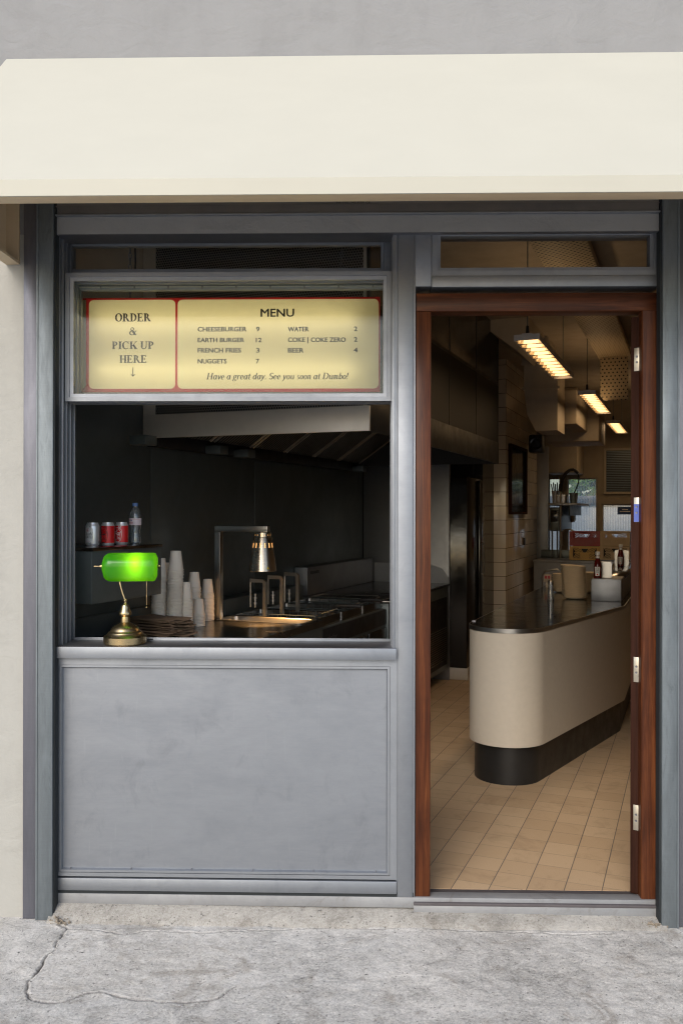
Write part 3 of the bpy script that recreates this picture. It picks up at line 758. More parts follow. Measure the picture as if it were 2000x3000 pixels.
# threshold
th = Thing('threshold', 'scuffed dark metal door threshold over a pale face plate', 'threshold', (gx(1570, 0), .02, FLOOR))
zth = FLOOR - .002
th.part('tread', MB().box(gx(1212, .0) + .001, gx(1934, 0), -.012, .140, zth - .012, zth, .003), M['thresh'])
th.part('face_plate', MB().box(gx(1212, .0) + .001, gx(1935, 0), -.009, .05, gz(2690, -.009, 1570), zth - .0125, .002), M['alu_base'])

# ------------------------------------------------------------------ wooden door
dr = Thing('wooden_door', 'red brown hardwood door frame with its door standing open inward', 'door', (gx(1570, .03), .04, zth))
yd0, yd1 = .012, .11
zh = gz(858, yd0, 1570); zi = gz(911, yd0, 1570)
mb = MB(); mb.box(gx(1217, yd0, 1700), gx(1261, yd0, 1700), yd0, yd1, zth + .001, zi - .0005, .003)
dr.part('jamb', mb, M['wood_v'])
xr0, xr1 = gx(1868, yd0 + .02, 1700), gx(1933, yd0, 1700)
xc, xd, yj = gx(1881, yd0, 1700), gx(1867, .072, 1700), .072
mb = MB().prism([(xc, yd0), (xr1, yd0), (xr1, yj), (xd, yj), (xd - .001, yj - .02), (xc - .004, yd0 + .006)], zth + .001, zi - .0005)
dr.part('jamb', mb, M['wood_v'])
dr.part('head', MB().box(gx(1217, yd0, 1700), xr1, yd0 - .001, yd1, zi, zh, .003), M['wood_h'])
# open leaf, hinged on the right, folded back into the room
xl = gx(1845, .080, 2000)
hd_ = Vector((sin(radians(33)), cos(radians(33)), 0))   # leaf direction into the room
nrm = Vector((cos(radians(33)), -sin(radians(33)), 0))
p0 = Vector((xl, .080, 0))
zl0, zl1 = FLOOR + .012, zi - .012
def leafbox(mb, a0, a1, b0, b1, z0, z1, bev=.003):
    Mx = Matrix(((nrm.x, hd_.x, 0, p0.x), (nrm.y, hd_.y, 0, p0.y), (0, 0, 1, 0), (0, 0, 0, 1)))
    return mb.box(a0, a1, b0, b1, z0, z1, bev, Mx)
mb = MB(); leafbox(mb, 0, .044, 0, .11, zl0, zl1); leafbox(mb, 0, .044, .72, .83, zl0, zl1); leafbox(mb, 0, .044, .1102, .7198, zl1 - .11, zl1); leafbox(mb, 0, .044, .1102, .7198, zl0, zl0 + .2); leafbox(mb, 0, .044, .1102, .7198, 1.0, 1.1)
lf = dr.part('leaf', mb, M['wood_dark'], label='dark edge of the open door leaf')
mb = MB(); leafbox(mb, .018, .024, .1104, .7196, zl0 + .2002, .9998, 0); leafbox(mb, .018, .024, .1104, .7196, 1.1002, zl1 - .1102, 0)
dr.part('pane', mb, M['glass'], lf)
for k, (pa, pb) in enumerate(((1026, 1093), (1458, 1529), (1919, 1991), (2346, 2419))):
    za, zb_ = gz(pb, .12, 1860), gz(pa, .12, 1860)
    mb = MB(); leafbox(mb, .014, .037, -.003, -.0002, za, zb_, .0008)
    hg = dr.part('hinge', mb, M['hinge'])
    if k == 1:
        mb = MB(); leafbox(mb, .0145, .0365, -.0036, -.0031, za + .001, zb_ - .028, 0); dr.part('protective_film', mb, M['film'], hg)
    sc_ = MB()
    for q in (.38, .62):
        z = za + (zb_ - za) * q
        Mx = Matrix(((nrm.x, hd_.x, 0, p0.x), (nrm.y, hd_.y, 0, p0.y), (0, 0, 1, 0), (0, 0, 0, 1)))
        sb = MB().lathe([(.005, 0), (.0042, -.0012), (.002, -.0006), (.0005, -.0006)], (.0255, -.0038, z), 10, 'y', cap0=True, cap1=True)
        bmesh.ops.transform(sb.bm, matrix=Mx, verts=sb.bm.verts); tmp = sb.mesh('t'); sc_.bm.from_mesh(tmp); bpy.data.meshes.remove(tmp)
    dr.part('screw', sc_, M['alu_dark'], hg)

# ------------------------------------------------------------------ illuminated menu sign
YS_ = .235
sg = Thing('menu_sign', 'illuminated cream and red menu sign hanging behind the raised sash', 'sign', (gx(680, YS_), YS_, gz(1145, YS_)))
X0, X1, Z0, Z1 = rect(240, 871.5, 1113, 1149, YS_)
mb = MB()
mb.box(X0, X1, YS_ + .075, YS_ + .08, Z0, Z1); mb.box(X0, X1, YS_ + .004, YS_ + .0748, Z1 - .003, Z1); mb.box(X0, X1, YS_ + .004, YS_ + .0748, Z0, Z0 + .003)
mb.box(X0, X0 + .003, YS_ + .004, YS_ + .0748, Z0 + .0031, Z1 - .0031); mb.box(X1 - .003, X1, YS_ + .004, YS_ + .0748, Z0 + .0031, Z1 - .0031)
sg.part('case', mb, M['white'])
_f = MB(); _f.face([(X0, YS_, Z0), (X1, YS_, Z0), (X1, YS_, Z1), (X0, YS_, Z1)]); sg.part('face', _f, M['opal'])
# red print with rounded cream windows: strips of red around them
pa = rect(261, 878.5, 514, 1139, YS_ - .001); pb = rect(520.5, 878.5, 1109, 1138, YS_ - .001)
def red_with_windows():
    bm = MB(); r = .022; y = YS_ - .0006
    tb, bb = Z1, Z0
    top = pa[3]; bot = pa[2]
    bm.face([(X0, y, top), (X1, y, top), (X1, y, tb), (X0, y, tb)]); bm.face([(X0, y, bb), (X1, y, bb), (X1, y, bot), (X0, y, bot)])
    xs0 = gx(252, YS_)
    for a, b in ((xs0, pa[0]), (pa[1], pb[0]), (pb[1], X1)): bm.face([(a, y, bot), (b, y, bot), (b, y, top), (a, y, top)])
    for (a, b, c, d) in (pa, pb):
        for cx, cz, ang, qx, qz in ((b - r, top - r, 0, b, top), (a + r, top - r, 90, a, top), (a + r, bot + r, 180, a, bot), (b - r, bot + r, 270, b, bot)):
            arc = [(cx + r * cos(radians(ang + 90 * i / 8)), cz + r * sin(radians(ang + 90 * i / 8))) for i in range(9)]
            for i in range(8): bm.face([(qx, y, qz), (arc[i][0], y, arc[i][1]), (arc[i + 1][0], y, arc[i + 1][1])])
    # flare of the cut-off cell at the end
    cx, cz = xs0 - r, bot + r
    arc = [(cx + r * cos(radians(270 + 90 * i / 8)), cz + r * sin(radians(270 + 90 * i / 8))) for i in range(9)]
    for i in range(8): bm.face([(xs0, y, bot), (arc[i][0], y, arc[i][1]), (arc[i + 1][0], y, arc[i + 1][1])])
    return bm
sg.part('red_border', red_with_windows(), M['signred'], ang=0)
mb = MB(); mb.face([(X0, YS_ + .0002, Z0), (gx(252, YS_), YS_ + .0002, Z0), (gx(252, YS_), YS_ + .0002, Z1), (X0, YS_ + .0002, Z1)]); sg.part('blank_cell', mb, M['alu_dark'])
for pyt in (948, 1088):
    zz = gz(pyt, YS_ + .045)
    sg.part('tube', MB().lathe([(.008, 0), (.008, X1 - X0 - .16)], (X0 + .06, YS_ + .048, zz), 10, 'x', cap0=True, cap1=True), M['tubelight'])
def T(px0, px1, pyt, pyb): 
    a, b, c, d = rect(px0, pyt, px1, pyb, YS_ - .001); return a, b, c, d
mb = MB()
for s, b in (('ORDER', (338, 443, 918, 942)), ('&', (379, 401, 959, 982)), ('PICK UP', (329, 450, 1000, 1023)), ('HERE', (351, 429, 1041, 1063))):
    q = fit(serif_raw(s, False, .22), *T(*b))
    for k_, (ex, ez) in enumerate(((0, 0), (.0006, .0005), (-.0006, -.0005))): letters(mb, [[(x + ex, z + ez) for x, z in p] for p in q], YS_ - .001 - .0002 * k_)
a, b, c, d = T(382, 398, 1076, 1104); m_ = (a + b) / 2
letters(mb, [[(m_ - .0022, c + .01), (m_ + .0022, c + .01), (m_ + .0022, d), (m_ - .0022, d)], [(a, c + .013), (m_, c), (m_, c + .009)], [(b, c + .013), (m_, c), (m_, c + .009)]], YS_ - .001)
sg.part('lettering', mb, M['ink'], ang=0)
mb = MB()
rows = [('MENU', 764, 861, 905, 928), ('CHEESEBURGER', 580, 722, 958, 971), ('9', 751, 760, 958, 971), ('EARTH BURGER', 580, 715, 990, 1002.5), ('12', 750, 766, 990, 1002.5), ('FRENCH FRIES', 580, 706, 1020, 1033), ('3', 751, 760, 1020, 1033), ('NUGGETS', 580, 664, 1052, 1065), ('7', 750, 759, 1052, 1065),
        ('WATER', 844, 904, 958, 971), ('2', 1037, 1046, 957, 970), ('COKE', 844, 893, 989, 1002), ('COKE ZERO', 911, 1012, 989, 1002), ('BEER', 844, 889, 1020, 1033), ('4', 1036, 1047, 1019, 1032), ('2', 1037, 1046, 988, 1001)]
for s, a, b, c, d in rows:
    q = fit(text_raw(s), *T(a, b, c, d)); letters(mb, q, YS_ - .001)
    for k_, (ex, ez) in enumerate(((.0011, .0005), (-.0011, -.0005), (.0004, -.0007), (-.0004, .0007))): letters(mb, [[(x + ex, z + ez) for x, z in p] for p in q], YS_ - .0019 - .0002 * k_)
    if s == 'MENU': letters(mb, [[(x + .0012, z + .0004) for x, z in p] for p in q], YS_ - .0013); letters(mb, [[(x - .0012, z - .0004) for x, z in p] for p in q], YS_ - .0016)
a, b, c, d = T(900, 903, 988, 1006); letters(mb, [[(a, c), (b, c), (b, d), (a, d)]], YS_ - .001)
q = fit(serif_raw('Have a great day. See you soon at Dumbo!', True, .13, .045), *T(605, 1021, 1092, 1117))
for k_, ex in enumerate((0, .0009, -.0009)): letters(mb, [[(x + ex, z) for x, z in p] for p in q], YS_ - .001 - .0002 * k_)
sg.part('lettering', mb, M['ink'], ang=0)
for pxc in (382, 1000):
    xx = gx(pxc, YS_ + .04, 760); mb = MB(); z = Z1 + .006; k = 0
    while z < Z1 + .5:
        pts = [(cos(2 * pi * i / 12) * .006, sin(2 * pi * i / 12) * .016) for i in range(13)]
        mb.tube([((xx + p, YS_ + .04, z + .012 + q) if k % 2 else (xx, YS_ + .04 + p, z + .012 + q)) for p, q in pts], .0022, 6, False); z += .026; k += 1
    sg.part('chain', mb, M['alu_dark'])
mb = MB(); xx = gx(395, YS_ + .05, 760); mb.tube([(xx - .012, YS_ + .05, Z1 + .05), (xx, YS_ + .05, Z1 + .11), (xx + .004, YS_ + .05, Z1 + .17), (xx - .002, YS_ + .05, Z1 + .35)], .004, 8)
sg.part('cable', mb, M['black'])

# ================================================================== the room behind
def H(d): return EYE - d                      # height above the floor of something d below the eye
NW, NF = -3.06, -2.18                         # kitchen wall plane, front of the cooking line
UB = 13.0                                     # rear wall
CEIL = 3.30
def at_y(n, y):                               # u where the line of constant n meets the world plane y
    return (y - CAM.y + n * sin(PHI)) / cos(PHI)
NRW = 1.35
fl = [(NW, at_y(NW, .128)), (NRW, at_y(NRW, .128)), (NRW, UB), (NW, UB)]
q1 = hit(1651, 2608, h=0); q2 = hit(1768, 2600, h=0)
fm = tile_floor_mat(q1.x, q2.y)
single('floor', 'beige quarry tile floor of the shop', None, MB().prism(fl, -.06, 0), fm, (0, 0, 0), INT, kind='structure')
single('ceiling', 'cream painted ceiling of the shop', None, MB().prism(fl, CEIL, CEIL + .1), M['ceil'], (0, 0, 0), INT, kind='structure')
# street wall, inside face above and beside the frame is closed by the outer wall; lintel over the frame
single('lintel', 'plastered lintel inside above the shopfront', 'lintel', MB().box(-2.6, 3.3, .0405, .12, 3.08, CEIL + FLOOR), M['paint_cream'], (0, .08, 3.08))
# kitchen wall: steel sheets with narrow seams
kw = Thing('steel_wall', 'dark stainless steel sheet wall of the kitchen behind the hatch', 'wall', (NW, 6, 0), INT)
us = [at_y(NW, .31)] + [hit(p, 1450, n=NW).y for p in (443, 746)] + [8.42]
for a, b in zip(us, us[1:]): kw.part('sheet', MB().box(NW - .06, NW, a + .002, b - .002, .0, 2.30, .002), M['steel_dark'])
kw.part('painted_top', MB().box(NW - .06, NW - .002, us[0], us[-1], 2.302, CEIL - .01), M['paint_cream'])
mb = MB().box(NW - .12, NW - .061, us[0], UB, 0, CEIL)
kw.part('backing', mb, M['gap'])
# far end panel of the cooking line
UE = hit(1064, 1450, n=NW).y
EPN = hit(1315, 1500, u=UE).x
single('end_panel', 'blue grey steel end panel closing the cooking line', 'panel', MB().box(NW + .001, EPN, UE, UE + .04, 0, H(-.44) + .1, .003), M['steel_blue'], (-2.6, UE, 0), INT)
# right wall, rear wall with two fluted windows
single('room_wall', 'plain cream wall on the far side of the room, mostly hidden by the door', 'wall', MB().box(NRW, NRW + .1, at_y(NRW, .1), UB, 0, CEIL), M['paint_cream'], (NRW, 8, 0), INT)
def wrect(x0, y0, x1, y1, u):
    a, b = hit(x0, (y0 + y1) / 2, u=u), hit(x1, (y0 + y1) / 2, u=u); c, d = hit((x0 + x1) / 2, y1, u=u), hit((x0 + x1) / 2, y0, u=u)
    return a.x, b.x, c.z, d.z
wa = wrect(1659, 1400, 1748, 1640, UB); wb = wrect(1761, 1476, 1862, 1640, UB); wc = wrect(1604, 1400, 1640, 1640, UB); vt = wrect(1768, 1313, 1862, 1447, UB)
zlo = max(.95, wa[2])
rw = Thing('rear_wall', 'brown cream rear wall with fluted glass windows', 'wall', (.0, UB, 0), INT)
mb = MB()
cuts = sorted([(wc[0], wc[1], wc[3]), (wa[0], wa[1], wa[3]), (wb[0], wb[1], wb[3])])
x = NW - .1
for a, b, top in cuts:
    mb.box(x, a, UB, UB + .15, 0, CEIL); mb.box(a, b, UB, UB + .15, top, CEIL); mb.box(a, b, UB, UB + .15, 0, zlo); x = b
mb.box(x, NRW + .1, UB, UB + .15, 0, CEIL)
rw.part('masonry', mb, mat('brown_cream_paint', (.30, .245, .175), .75, var=.08))
for a, b, top in cuts:
    f = rw.part('window', MB().frame(a + .001, b - .001, zlo + .001, top - .001, [(0, UB + .09), (0, UB + .03), (.018, UB + .03), (.018, UB + .09)]), M['duct'])
    rw.part('pane', MB().box(a + .0185, b - .0185, UB + .055, UB + .06, zlo + .0185, top - .0185), M['fluted'], f)
# what lies beyond the rear windows
hw = hit(1700, 1470, u=UB + 2.5)
single('yard_wall', 'white wall of the yard seen through the fluted rear windows', 'wall', MB().box(-3, 4, UB + 2.5, UB + 2.65, -.1, hw.z - .06), M['whitewall'], (0, UB + 2.5, 0), INT)
single('yard_kerb', 'grey coping along the top of the white yard wall', 'coping', MB().box(-3, 4, UB + 2.46, UB + 2.69, hw.z - .059, hw.z + .10, .01), M['alu_dark'], (0, UB + 2.5, 1), INT)
mb = MB()
for i in range(7000):
    p = Vector((random.uniform(-2, 3), UB + 3.2 + random.uniform(-.25, .5), hw.z + random.uniform(-.2, 1.1))); r = random.uniform(.04, .10)
    d1 = Vector((random.gauss(0, 1), random.gauss(0, 1), random.gauss(0, 1))).normalized(); d2 = d1.orthogonal().normalized()
    mb.face([p + d1 * r, p + d2 * r * .5, p - d1 * r, p - d2 * r * .5])
single('hedge', 'green hedge beyond the yard wall, blurred by fluted glass', 'hedge', mb, M['leafgreen'], (0, UB + 3.2, hw.z), INT, ang=0)
vg = Thing('wall_vent', 'dark louvred vent panel above the rear window', 'vent', (vt[0], UB, vt[2]), INT)
vg.part('frame', MB().frame(vt[0], vt[1], vt[2], vt[3], [(0, UB - .001), (0, UB - .03), (.03, UB - .03), (.03, UB - .001)]), M['duct'])
mb = MB(); k = 24
for i in range(k):
    z = vt[2] + .03 + (vt[3] - vt[2] - .06) * (i + .5) / k; mb.box(vt[0] + .031, vt[1] - .031, UB - .018, UB - .004, z - .006, z + .004)
vg.part('slat', mb, M['steel_dark'])
vg.part('backing', MB().box(vt[0] + .031, vt[1] - .031, UB - .0035, UB - .001, vt[2] + .031, vt[3] - .031), M['black'])
bs = wrect(1806, 1485, 1850, 1503, UB - .04); a = UB - .0
sgb = Thing('notice', 'small blue notice on the rear window with two lines of pale print', 'notice', (bs[0], UB + .03, bs[2]), INT)
sgb.part('board', MB().box(bs[0], bs[1], UB + .046, UB + .052, bs[2] - .02, bs[3]), M['bluesign'])
mb = MB(); w_ = bs[1] - bs[0]
letters(mb, [[(bs[0] + w_ * p, z), (bs[0] + w_ * q, z), (bs[0] + w_ * q, z + .012), (bs[0] + w_ * p, z + .012)] for z, p, q in ((bs[2] + .042, .3, .7), (bs[2] + .016, .15, .85))], UB + .0455)
sgb.part('print', mb, M['white'])
# dark flank beyond the cooking line, pier and tiled wall
UD = hit(1412, 1600, n=-2.01).y; UP_ = hit(1445, 1600, n=-2.01).y
ud0 = UE + .041
fr = Thing('tall_fridge', 'tall dark steel fridge beyond the cooking line', 'fridge', (-2.4, ud0, 0), INT)
fr.part('body', MB().box(NW + .01, -2.012, ud0, UD, .115, H(-.44) - .1, .006), M['blackgloss'])
fr.part('door', MB().box(-2.0118, -1.985, ud0 + .46, UD - .01, .13, H(-.44) - .12, .006), M['blackgloss'])
mb = MB(); mb.tube([(-1.984, ud0 + .52, 1.0), (-1.955, ud0 + .52, 1.0), (-1.955, ud0 + .52, 1.3), (-1.984, ud0 + .52, 1.3)], .008, 8); fr.part('handle', mb, M['steel'])
fr.part('plinth', MB().box(NW + .01, -2.0, ud0, UD, 0, .114, .003), M['counter'])
single('dark_tiled_wall', 'black tiled strip of wall between the tall fridge and the cream tiled pier', 'wall', MB().box(NW - .1, -2.01, UD + .001, UP_ + .12, 0, CEIL), M['walltile_dark'], (-2.4, UD, 0), INT)
NT = hit(1481, 1500, u=UP_).x
UT = hit(1572, 1500, n=NT).y
single('tiled_wall', 'glossy cream tiled wall behind the service counter', 'wall', MB().box(NW - .1, NT, UP_ + .001, UT, 0, CEIL, .002), M['walltile'], (NT - .3, UP_, 0), INT)
sp_ = hit(1605, 1500, u=UT + .002).x
single('steel_upright', 'upright grey steel panel at the end of the cream tiled wall', 'panel', MB().box(NT - .05, sp_, UT + .002, UT + .05, .9, hit(1590, 1308, u=UT).z, .003), M['steel_blue'], (NT, UT, .9), INT)

# ------------------------------------------------------------------ extractor hood
HB = H(-.44)
hn = hit(1083, 1262, h=HB); hl = hit(435, 1283, h=HB); hf = hit(1478, 1358, h=HB)
u0 = (hn.y + hl.y) / 2; n1 = hn.x; u1 = hf.y
M['perf'] = perforated('perforated_hood_sheet', (.30, .29, .27), .016, .0052)
M['filter'] = mat('filter_metal', (.27, .24, .195), .4, .3)
M['mesh'] = perforated('fine_black_mesh', (.010, .010, .009), .012, .004, (1, 2), .2, .55)
hood = Thing('extractor_hood', 'large stainless extractor hood with perforated upper panels over the cooking line', 'hood', ((NW + n1) / 2, u0, HB), INT)
band = hit(700, 1215, u=u0).z - HB
mb = MB(); mb.box(NW + .004, n1, u0, u0 + .02, HB, HB + .138, .003)
hood.part('front_band', mb, M['steel_hood'])
mb = MB(); mb.box(n1 - .02, n1, u0 + .0202, u1, HB, HB + .19, .003); mb.box(NW + .004, n1 - .0202, u1 - .02, u1, HB, HB + .19)
hood.part('side_band', mb, M['hood_frame'])
p0_, p1_ = hit(455, 1200, u=u0).x, hit(1062, 1200, u=u0).x
hood.part('perforated_panel', MB().box(p0_, p1_, u0 + .004, u0 + .012, HB + .1385, CEIL - .005), M['perf'])
hood.part('corner_post', MB().box(p1_ + .001, n1 - .021, u0 + .002, u0 + .02, HB + .1385, CEIL - .005), M['steel_hood'])
hood.part('corner_post', MB().box(NW + .005, p0_ - .001, u0 + .002, u0 + .02, HB + .1385, CEIL - .005), M['steel_hood'])
k = 4
for i in range(k):
    a, b = u0 + .0202 + (u1 - u0 - .04) * i / k, u0 + .0202 + (u1 - u0 - .04) * (i + 1) / k
    zc_ = HB + .19 + (CEIL - HB - .19) * .50
    hood.part('side_panel', MB().box(n1 - .016, n1 - .006, a + .012, b - .012, HB + .192, zc_ - .012), M['mesh'])
    hood.part('side_panel', MB().box(n1 - .016, n1 - .006, a + .012, b - .012, zc_ + .012, CEIL - .005), M['blackgloss'])
mb = MB()
for i in range(k + 1): 
    a = u0 + .0202 + (u1 - u0 - .04) * i / k; mb.box(n1 - .02, n1 - .003, a - .011, a + .011, HB + .1905, CEIL - .005)
mb.box(n1 - .018, n1 - .0035, u0 + .032, u1 - .032, zc_ - .0115, zc_ + .0115)
hood.part('side_frame', mb, M['hood_frame'])
# underside: sloping filter bank along the aisle side, gutter at the wall
mb = MB(); mb.loops([[(NW + .02, u, HB + .40), (NW + .5, u, HB + .40), (n1 - .03, u, HB + .40)] for u in (u0 + .021, u1 - .021)], closed=False)
hood.part('inner_top', mb, M['steel_dark'])
nb = 6
for i in range(nb):
    a, b = u0 + .06 + (u1 - u0 - .12) * i / nb, u0 + .06 + (u1 - u0 - .12) * (i + 1) / nb - .05
    pA, pB = Vector((NW + .62, 0, HB + .35)), Vector((NW + .14, 0, HB + .02))
    mb = MB(); k2 = 14
    for j in range(k2):
        uu = a + .02 + (b - a - .04) * j / (k2 - 1); mb.loops([[(pA.x, uu - .0055, pA.z), (pA.x, uu + .0055, pA.z)], [(pB.x, uu - .0055, pB.z), (pB.x, uu + .0055, pB.z)]], closed=False)
    mb.tube([(pA.x, a, pA.z), (pB.x, a, pB.z)], .008, 4); mb.tube([(pA.x, b, pA.z), (pB.x, b, pB.z)], .008, 4)
    hood.part('grease_filter', mb, M['filter'])
mb = MB(); mb.loops([[(NW + .60, u, HB + .365), (NW + .12, u, HB + .035)] for u in (u0 + .03, u1 - .03)], closed=False); hood.part('filter_backing', mb, M['black'])
hood.part('gutter', MB().box(NW + .01, NW + .09, u0 + .04, u1 - .04, HB - .05, HB + .03, .004), M['black'])
for pxx, pyy in ((400, 1298), (618, 1340), (700, 1347), (1040, 1352)):
    p = hit(pxx, pyy, n=NW + .1); hood.part('bracket', MB().box(NW + .0905, NW + .2, p.y - .06, p.y + .06, HB - .06, HB - .005, .004), M['steel_dark'])

# ------------------------------------------------------------------ wall shelf with drinks
SN = -2.575; SH = H(.169)
sr = hit(473, 1650, n=SN).y
shf = Thing('steel_shelf', 'dark steel box shelf on the kitchen wall carrying the cans and the bottle', 'shelf', (NW + .25, 4.5, SH - .26), INT)
shf.part('box', MB().box(NW + .003, SN, at_y(SN, .36), sr, H(.43), SH - .016, .003), M['steel_dark'])
shf.part('top', MB().box(NW + .003, SN + .006, at_y(SN, .36), sr + .004, SH - .0155, SH, .002), M['worktop'])
def on(px_, py_, h): 
    p = hit(px_, py_, h=h); return p
def can_mesh():
    return MB().lathe([(.0, .004), (.024, .004), (.0255, 0), (.0275, .001), (.033, .012), (.0331, .0125), (.0331, .098), (.0328, .099), (.0275, .110), (.0272, .1145), (.0262, .115), (.0255, .112), (.0, .112)], seg=36)
def wrapf(c, r, ang0):
    """lay lettering (x along the girth, z up) round an upright cylinder, facing ang0"""
    def f(x, z, off):
        a = ang0 + x / r; rr = r + off
        return (c.x + rr * cos(a), c.y + rr * sin(a), c.z + z)
    return f
FACE = -pi / 2 - radians(14)
def subdiv(polys, step=.006):
    """cut wide polygons into narrow upright pieces so that they bend round the girth"""
    out = []
    for q in polys:
        xs = [p[0] for p in q]; a, b = min(xs), max(xs); k = max(1, int((b - a) / step))
        for i in range(k):
            lo, hi = a + (b - a) * i / k, a + (b - a) * (i + 1) / k; r = q
            for lim, sg_ in ((lo, 1), (hi, -1)):
                nr = []
                for p, p2 in zip(r, r[1:] + r[:1]):
                    f1, f2 = sg_ * (p[0] - lim), sg_ * (p2[0] - lim)
                    if f1 >= -1e-9: nr.append(p)
                    if (f1 > 1e-9 and f2 < -1e-9) or (f1 < -1e-9 and f2 > 1e-9): t = f1 / (f1 - f2); nr.append((p[0] + (p2[0] - p[0]) * t, p[1] + (p2[1] - p[1]) * t))
                r = nr
                if len(r) < 3: break
            if len(r) >= 3: out.append(r)
    return out
def print_on(mb, polys, f, off):
    for i, q in enumerate(subdiv(polys)): mb.face([f(x, z, off + 1.2e-5 * (i % 5)) for x, z in q])
def can(label, px_, py_, body, kind, group):
    p = on(px_, py_, SH); p.y += .026
    t = Thing('drink_can', label, 'can', p, INT, group)
    mb = can_mesh(); mb.xf(Matrix.Translation(p)); t.part('shell', mb, M['canalu'])
    f = wrapf(p, .0332, FACE)
    if body:
        mb = MB().lathe([(.0329, .0125), (.03335, .013), (.03335, .097), (.0329, .0982), (.0300, .1045)], p, 36); t.part('printed_wrap', mb, body)
    if kind == 'beer':
        mb = MB(); print_on(mb, [rrect(-.016, .032, .016, .088, .008)], f, .0004); lb = t.part('printed_panel', mb, M['canwhite'])
        mb = MB(); print_on(mb, fit(serif_raw('"DRY"', True, .2), -.009, .020, .071, .081), f, .0008); print_on(mb, fit(text_raw('SUPER'), 0, .012, .083, .0865), f, .0008); print_on(mb, fit(text_raw('BEER'), -.004, .018, .023, .0265), f, .0008); t.part('lettering', mb, M['redink'], lb)
        mb = MB(); print_on(mb, fit(serif_raw('Asahi', True, .3), -.013, .030, .052, .069), f, .0008)
        print_on(mb, [r for z in (.0485, .045, .0415, .038) for a, b in ((-.014, -.001), (.019, .03)) for r in Rr(a, z, b, z + .0012)], f, .0008)
        print_on(mb, Rr(.001, .0475, .008, .0487) + Rr(.004, .0385, .0052, .0495) + Rr(.0015, .044, .0075, .0452) + Rr(.001, .0405, .008, .0417) + Rr(.0105, .039, .0117, .048) + Rr(.0165, .039, .0177, .048) + Rr(.0105, .0468, .0177, .048) + Rr(.0105, .039, .0177, .0402), f, .0008)
        print_on(mb, fit(text_raw('330ml'), -.004, .02, .014, .0185), f, .0008)
        t.part('lettering', mb, M['ink'], lb)
    else:
        ink = M['ink'] if kind == 'dark' else M['white']
        s = [(z, -x) for q in [0] for x, z in []]
        raw = fit(serif_raw('Coca-Cola', True, .16, .0), 0, .083, -.013, .013)
        C = lambda cx, cz, rx, rz: Ar(cx, cz, rx, rz, 50, 330, .0035, .0016, 16)
        raw += C(.010, .002, .012, .017) + C(.050, .003, .011, .018) + Ar(.035, -.014, .03, .006, 190, 350, .001, .0022, 14)
        rot = [[(.010 - v + .12 * (u_ - .04), .014 + u_) for u_, v in q] for q in raw]
        mb = MB(); print_on(mb, rot, f, .0006); t.part('lettering', mb, ink)
        mb = MB(); print_on(mb, Rr(-.024, .022, -.014, .052), f, .0006); nb_ = t.part('nutrition_box', mb, M['canwhite'])
        mb = MB(); print_on(mb, [r for i in range(5) for r in Rr(-.022, .0235 + i * .0056, -.016, .0262 + i * .0056)], f, .0009); t.part('print', mb, M['leafgreen'], nb_)
can('silver and white beer can standing first on the wall shelf', 262, 1600, None, 'beer', 'drinks cans on the wall shelf')
can('red soda can with black script standing between the silver can and the white script can', 307, 1598, M['red'], 'dark', 'drinks cans on the wall shelf')
can('red soda can with white script standing next to the water bottle', 348, 1596, M['red'], 'white', 'drinks cans on the wall shelf')
p = on(390, 1593, SH); p.y += .02
bt = Thing('water_bottle', 'clear plastic water bottle with blue cap and pale label on the wall shelf', 'bottle', p, INT)
pr = [(.004, .004), (.024, .001), (.030, .006), (.031, .02), (.028, .045), (.0255, .062), (.028, .078), (.0315, .098), (.0318, .135), (.0305, .152), (.0255, .172), (.017, .186), (.0125, .192), (.0125, .203)]
bt.part('bottle_body', MB().lathe(pr, p, 32), M['pet'])
bt.part('water', MB().lathe([(.003, .006), (.028, .008), (.029, .02), (.026, .045), (.0237, .062), (.026, .078), (.0295, .098), (.0298, .135), (.0285, .150), (.022, .170), (.003, .171)], p, 28), glass('bottled_water', (.86, .90, .94), .03, .6))
mb = MB().lathe([(.0135, .1965), (.0150, .198), (.0150, .2135), (.0142, .2150), (.001, .2152)], p, 28); bt.part('cap', mb, M['bluecap'])
mb = MB().lathe([(.0322, .098), (.0325, .0985), (.0325, .1345), (.0322, .135)], p, 36); lb = bt.part('label_band', mb, M['pinklabel'])
f = wrapf(p, .0326, FACE)
mb = MB(); print_on(mb, fit(text_raw('evian'), -.014, .017, .106, .119), f, .0004); print_on(mb, Rr(-.05, .129, .05, .1305), f, .0004); bt.part('lettering', mb, M['redink'], lb)
mb = MB(); print_on(mb, Pp((-.010, .121), (-.004, .121), (-.006, .127)) + Pp((-.003, .121), (.004, .121), (.001, .129)) + Pp((.005, .121), (.012, .121), (.0085, .127)), f, .0004); bt.part('mountain_emblem', mb, M['bluesign'], lb)

# ------------------------------------------------------------------ prep counter, fryers, griddle
WH = H(.69)
uc = hit(933, 1815, h=WH).y
nf = hit(875, 1838, h=WH).x
pc = Thing('prep_counter', 'stainless prep counter behind the hatch with a glowing inset tray', 'counter', (-2.6, 4.5, 0), INT)
t1 = hit(632, 1817, h=WH); t2 = hit(905, 1838, h=WH)
tu0, tu1 = uc - .285, uc - .03; tn0, tn1 = hit(627, 1817, h=WH).x, nf - .03
ca = at_y(NW, .34)
mb = MB()
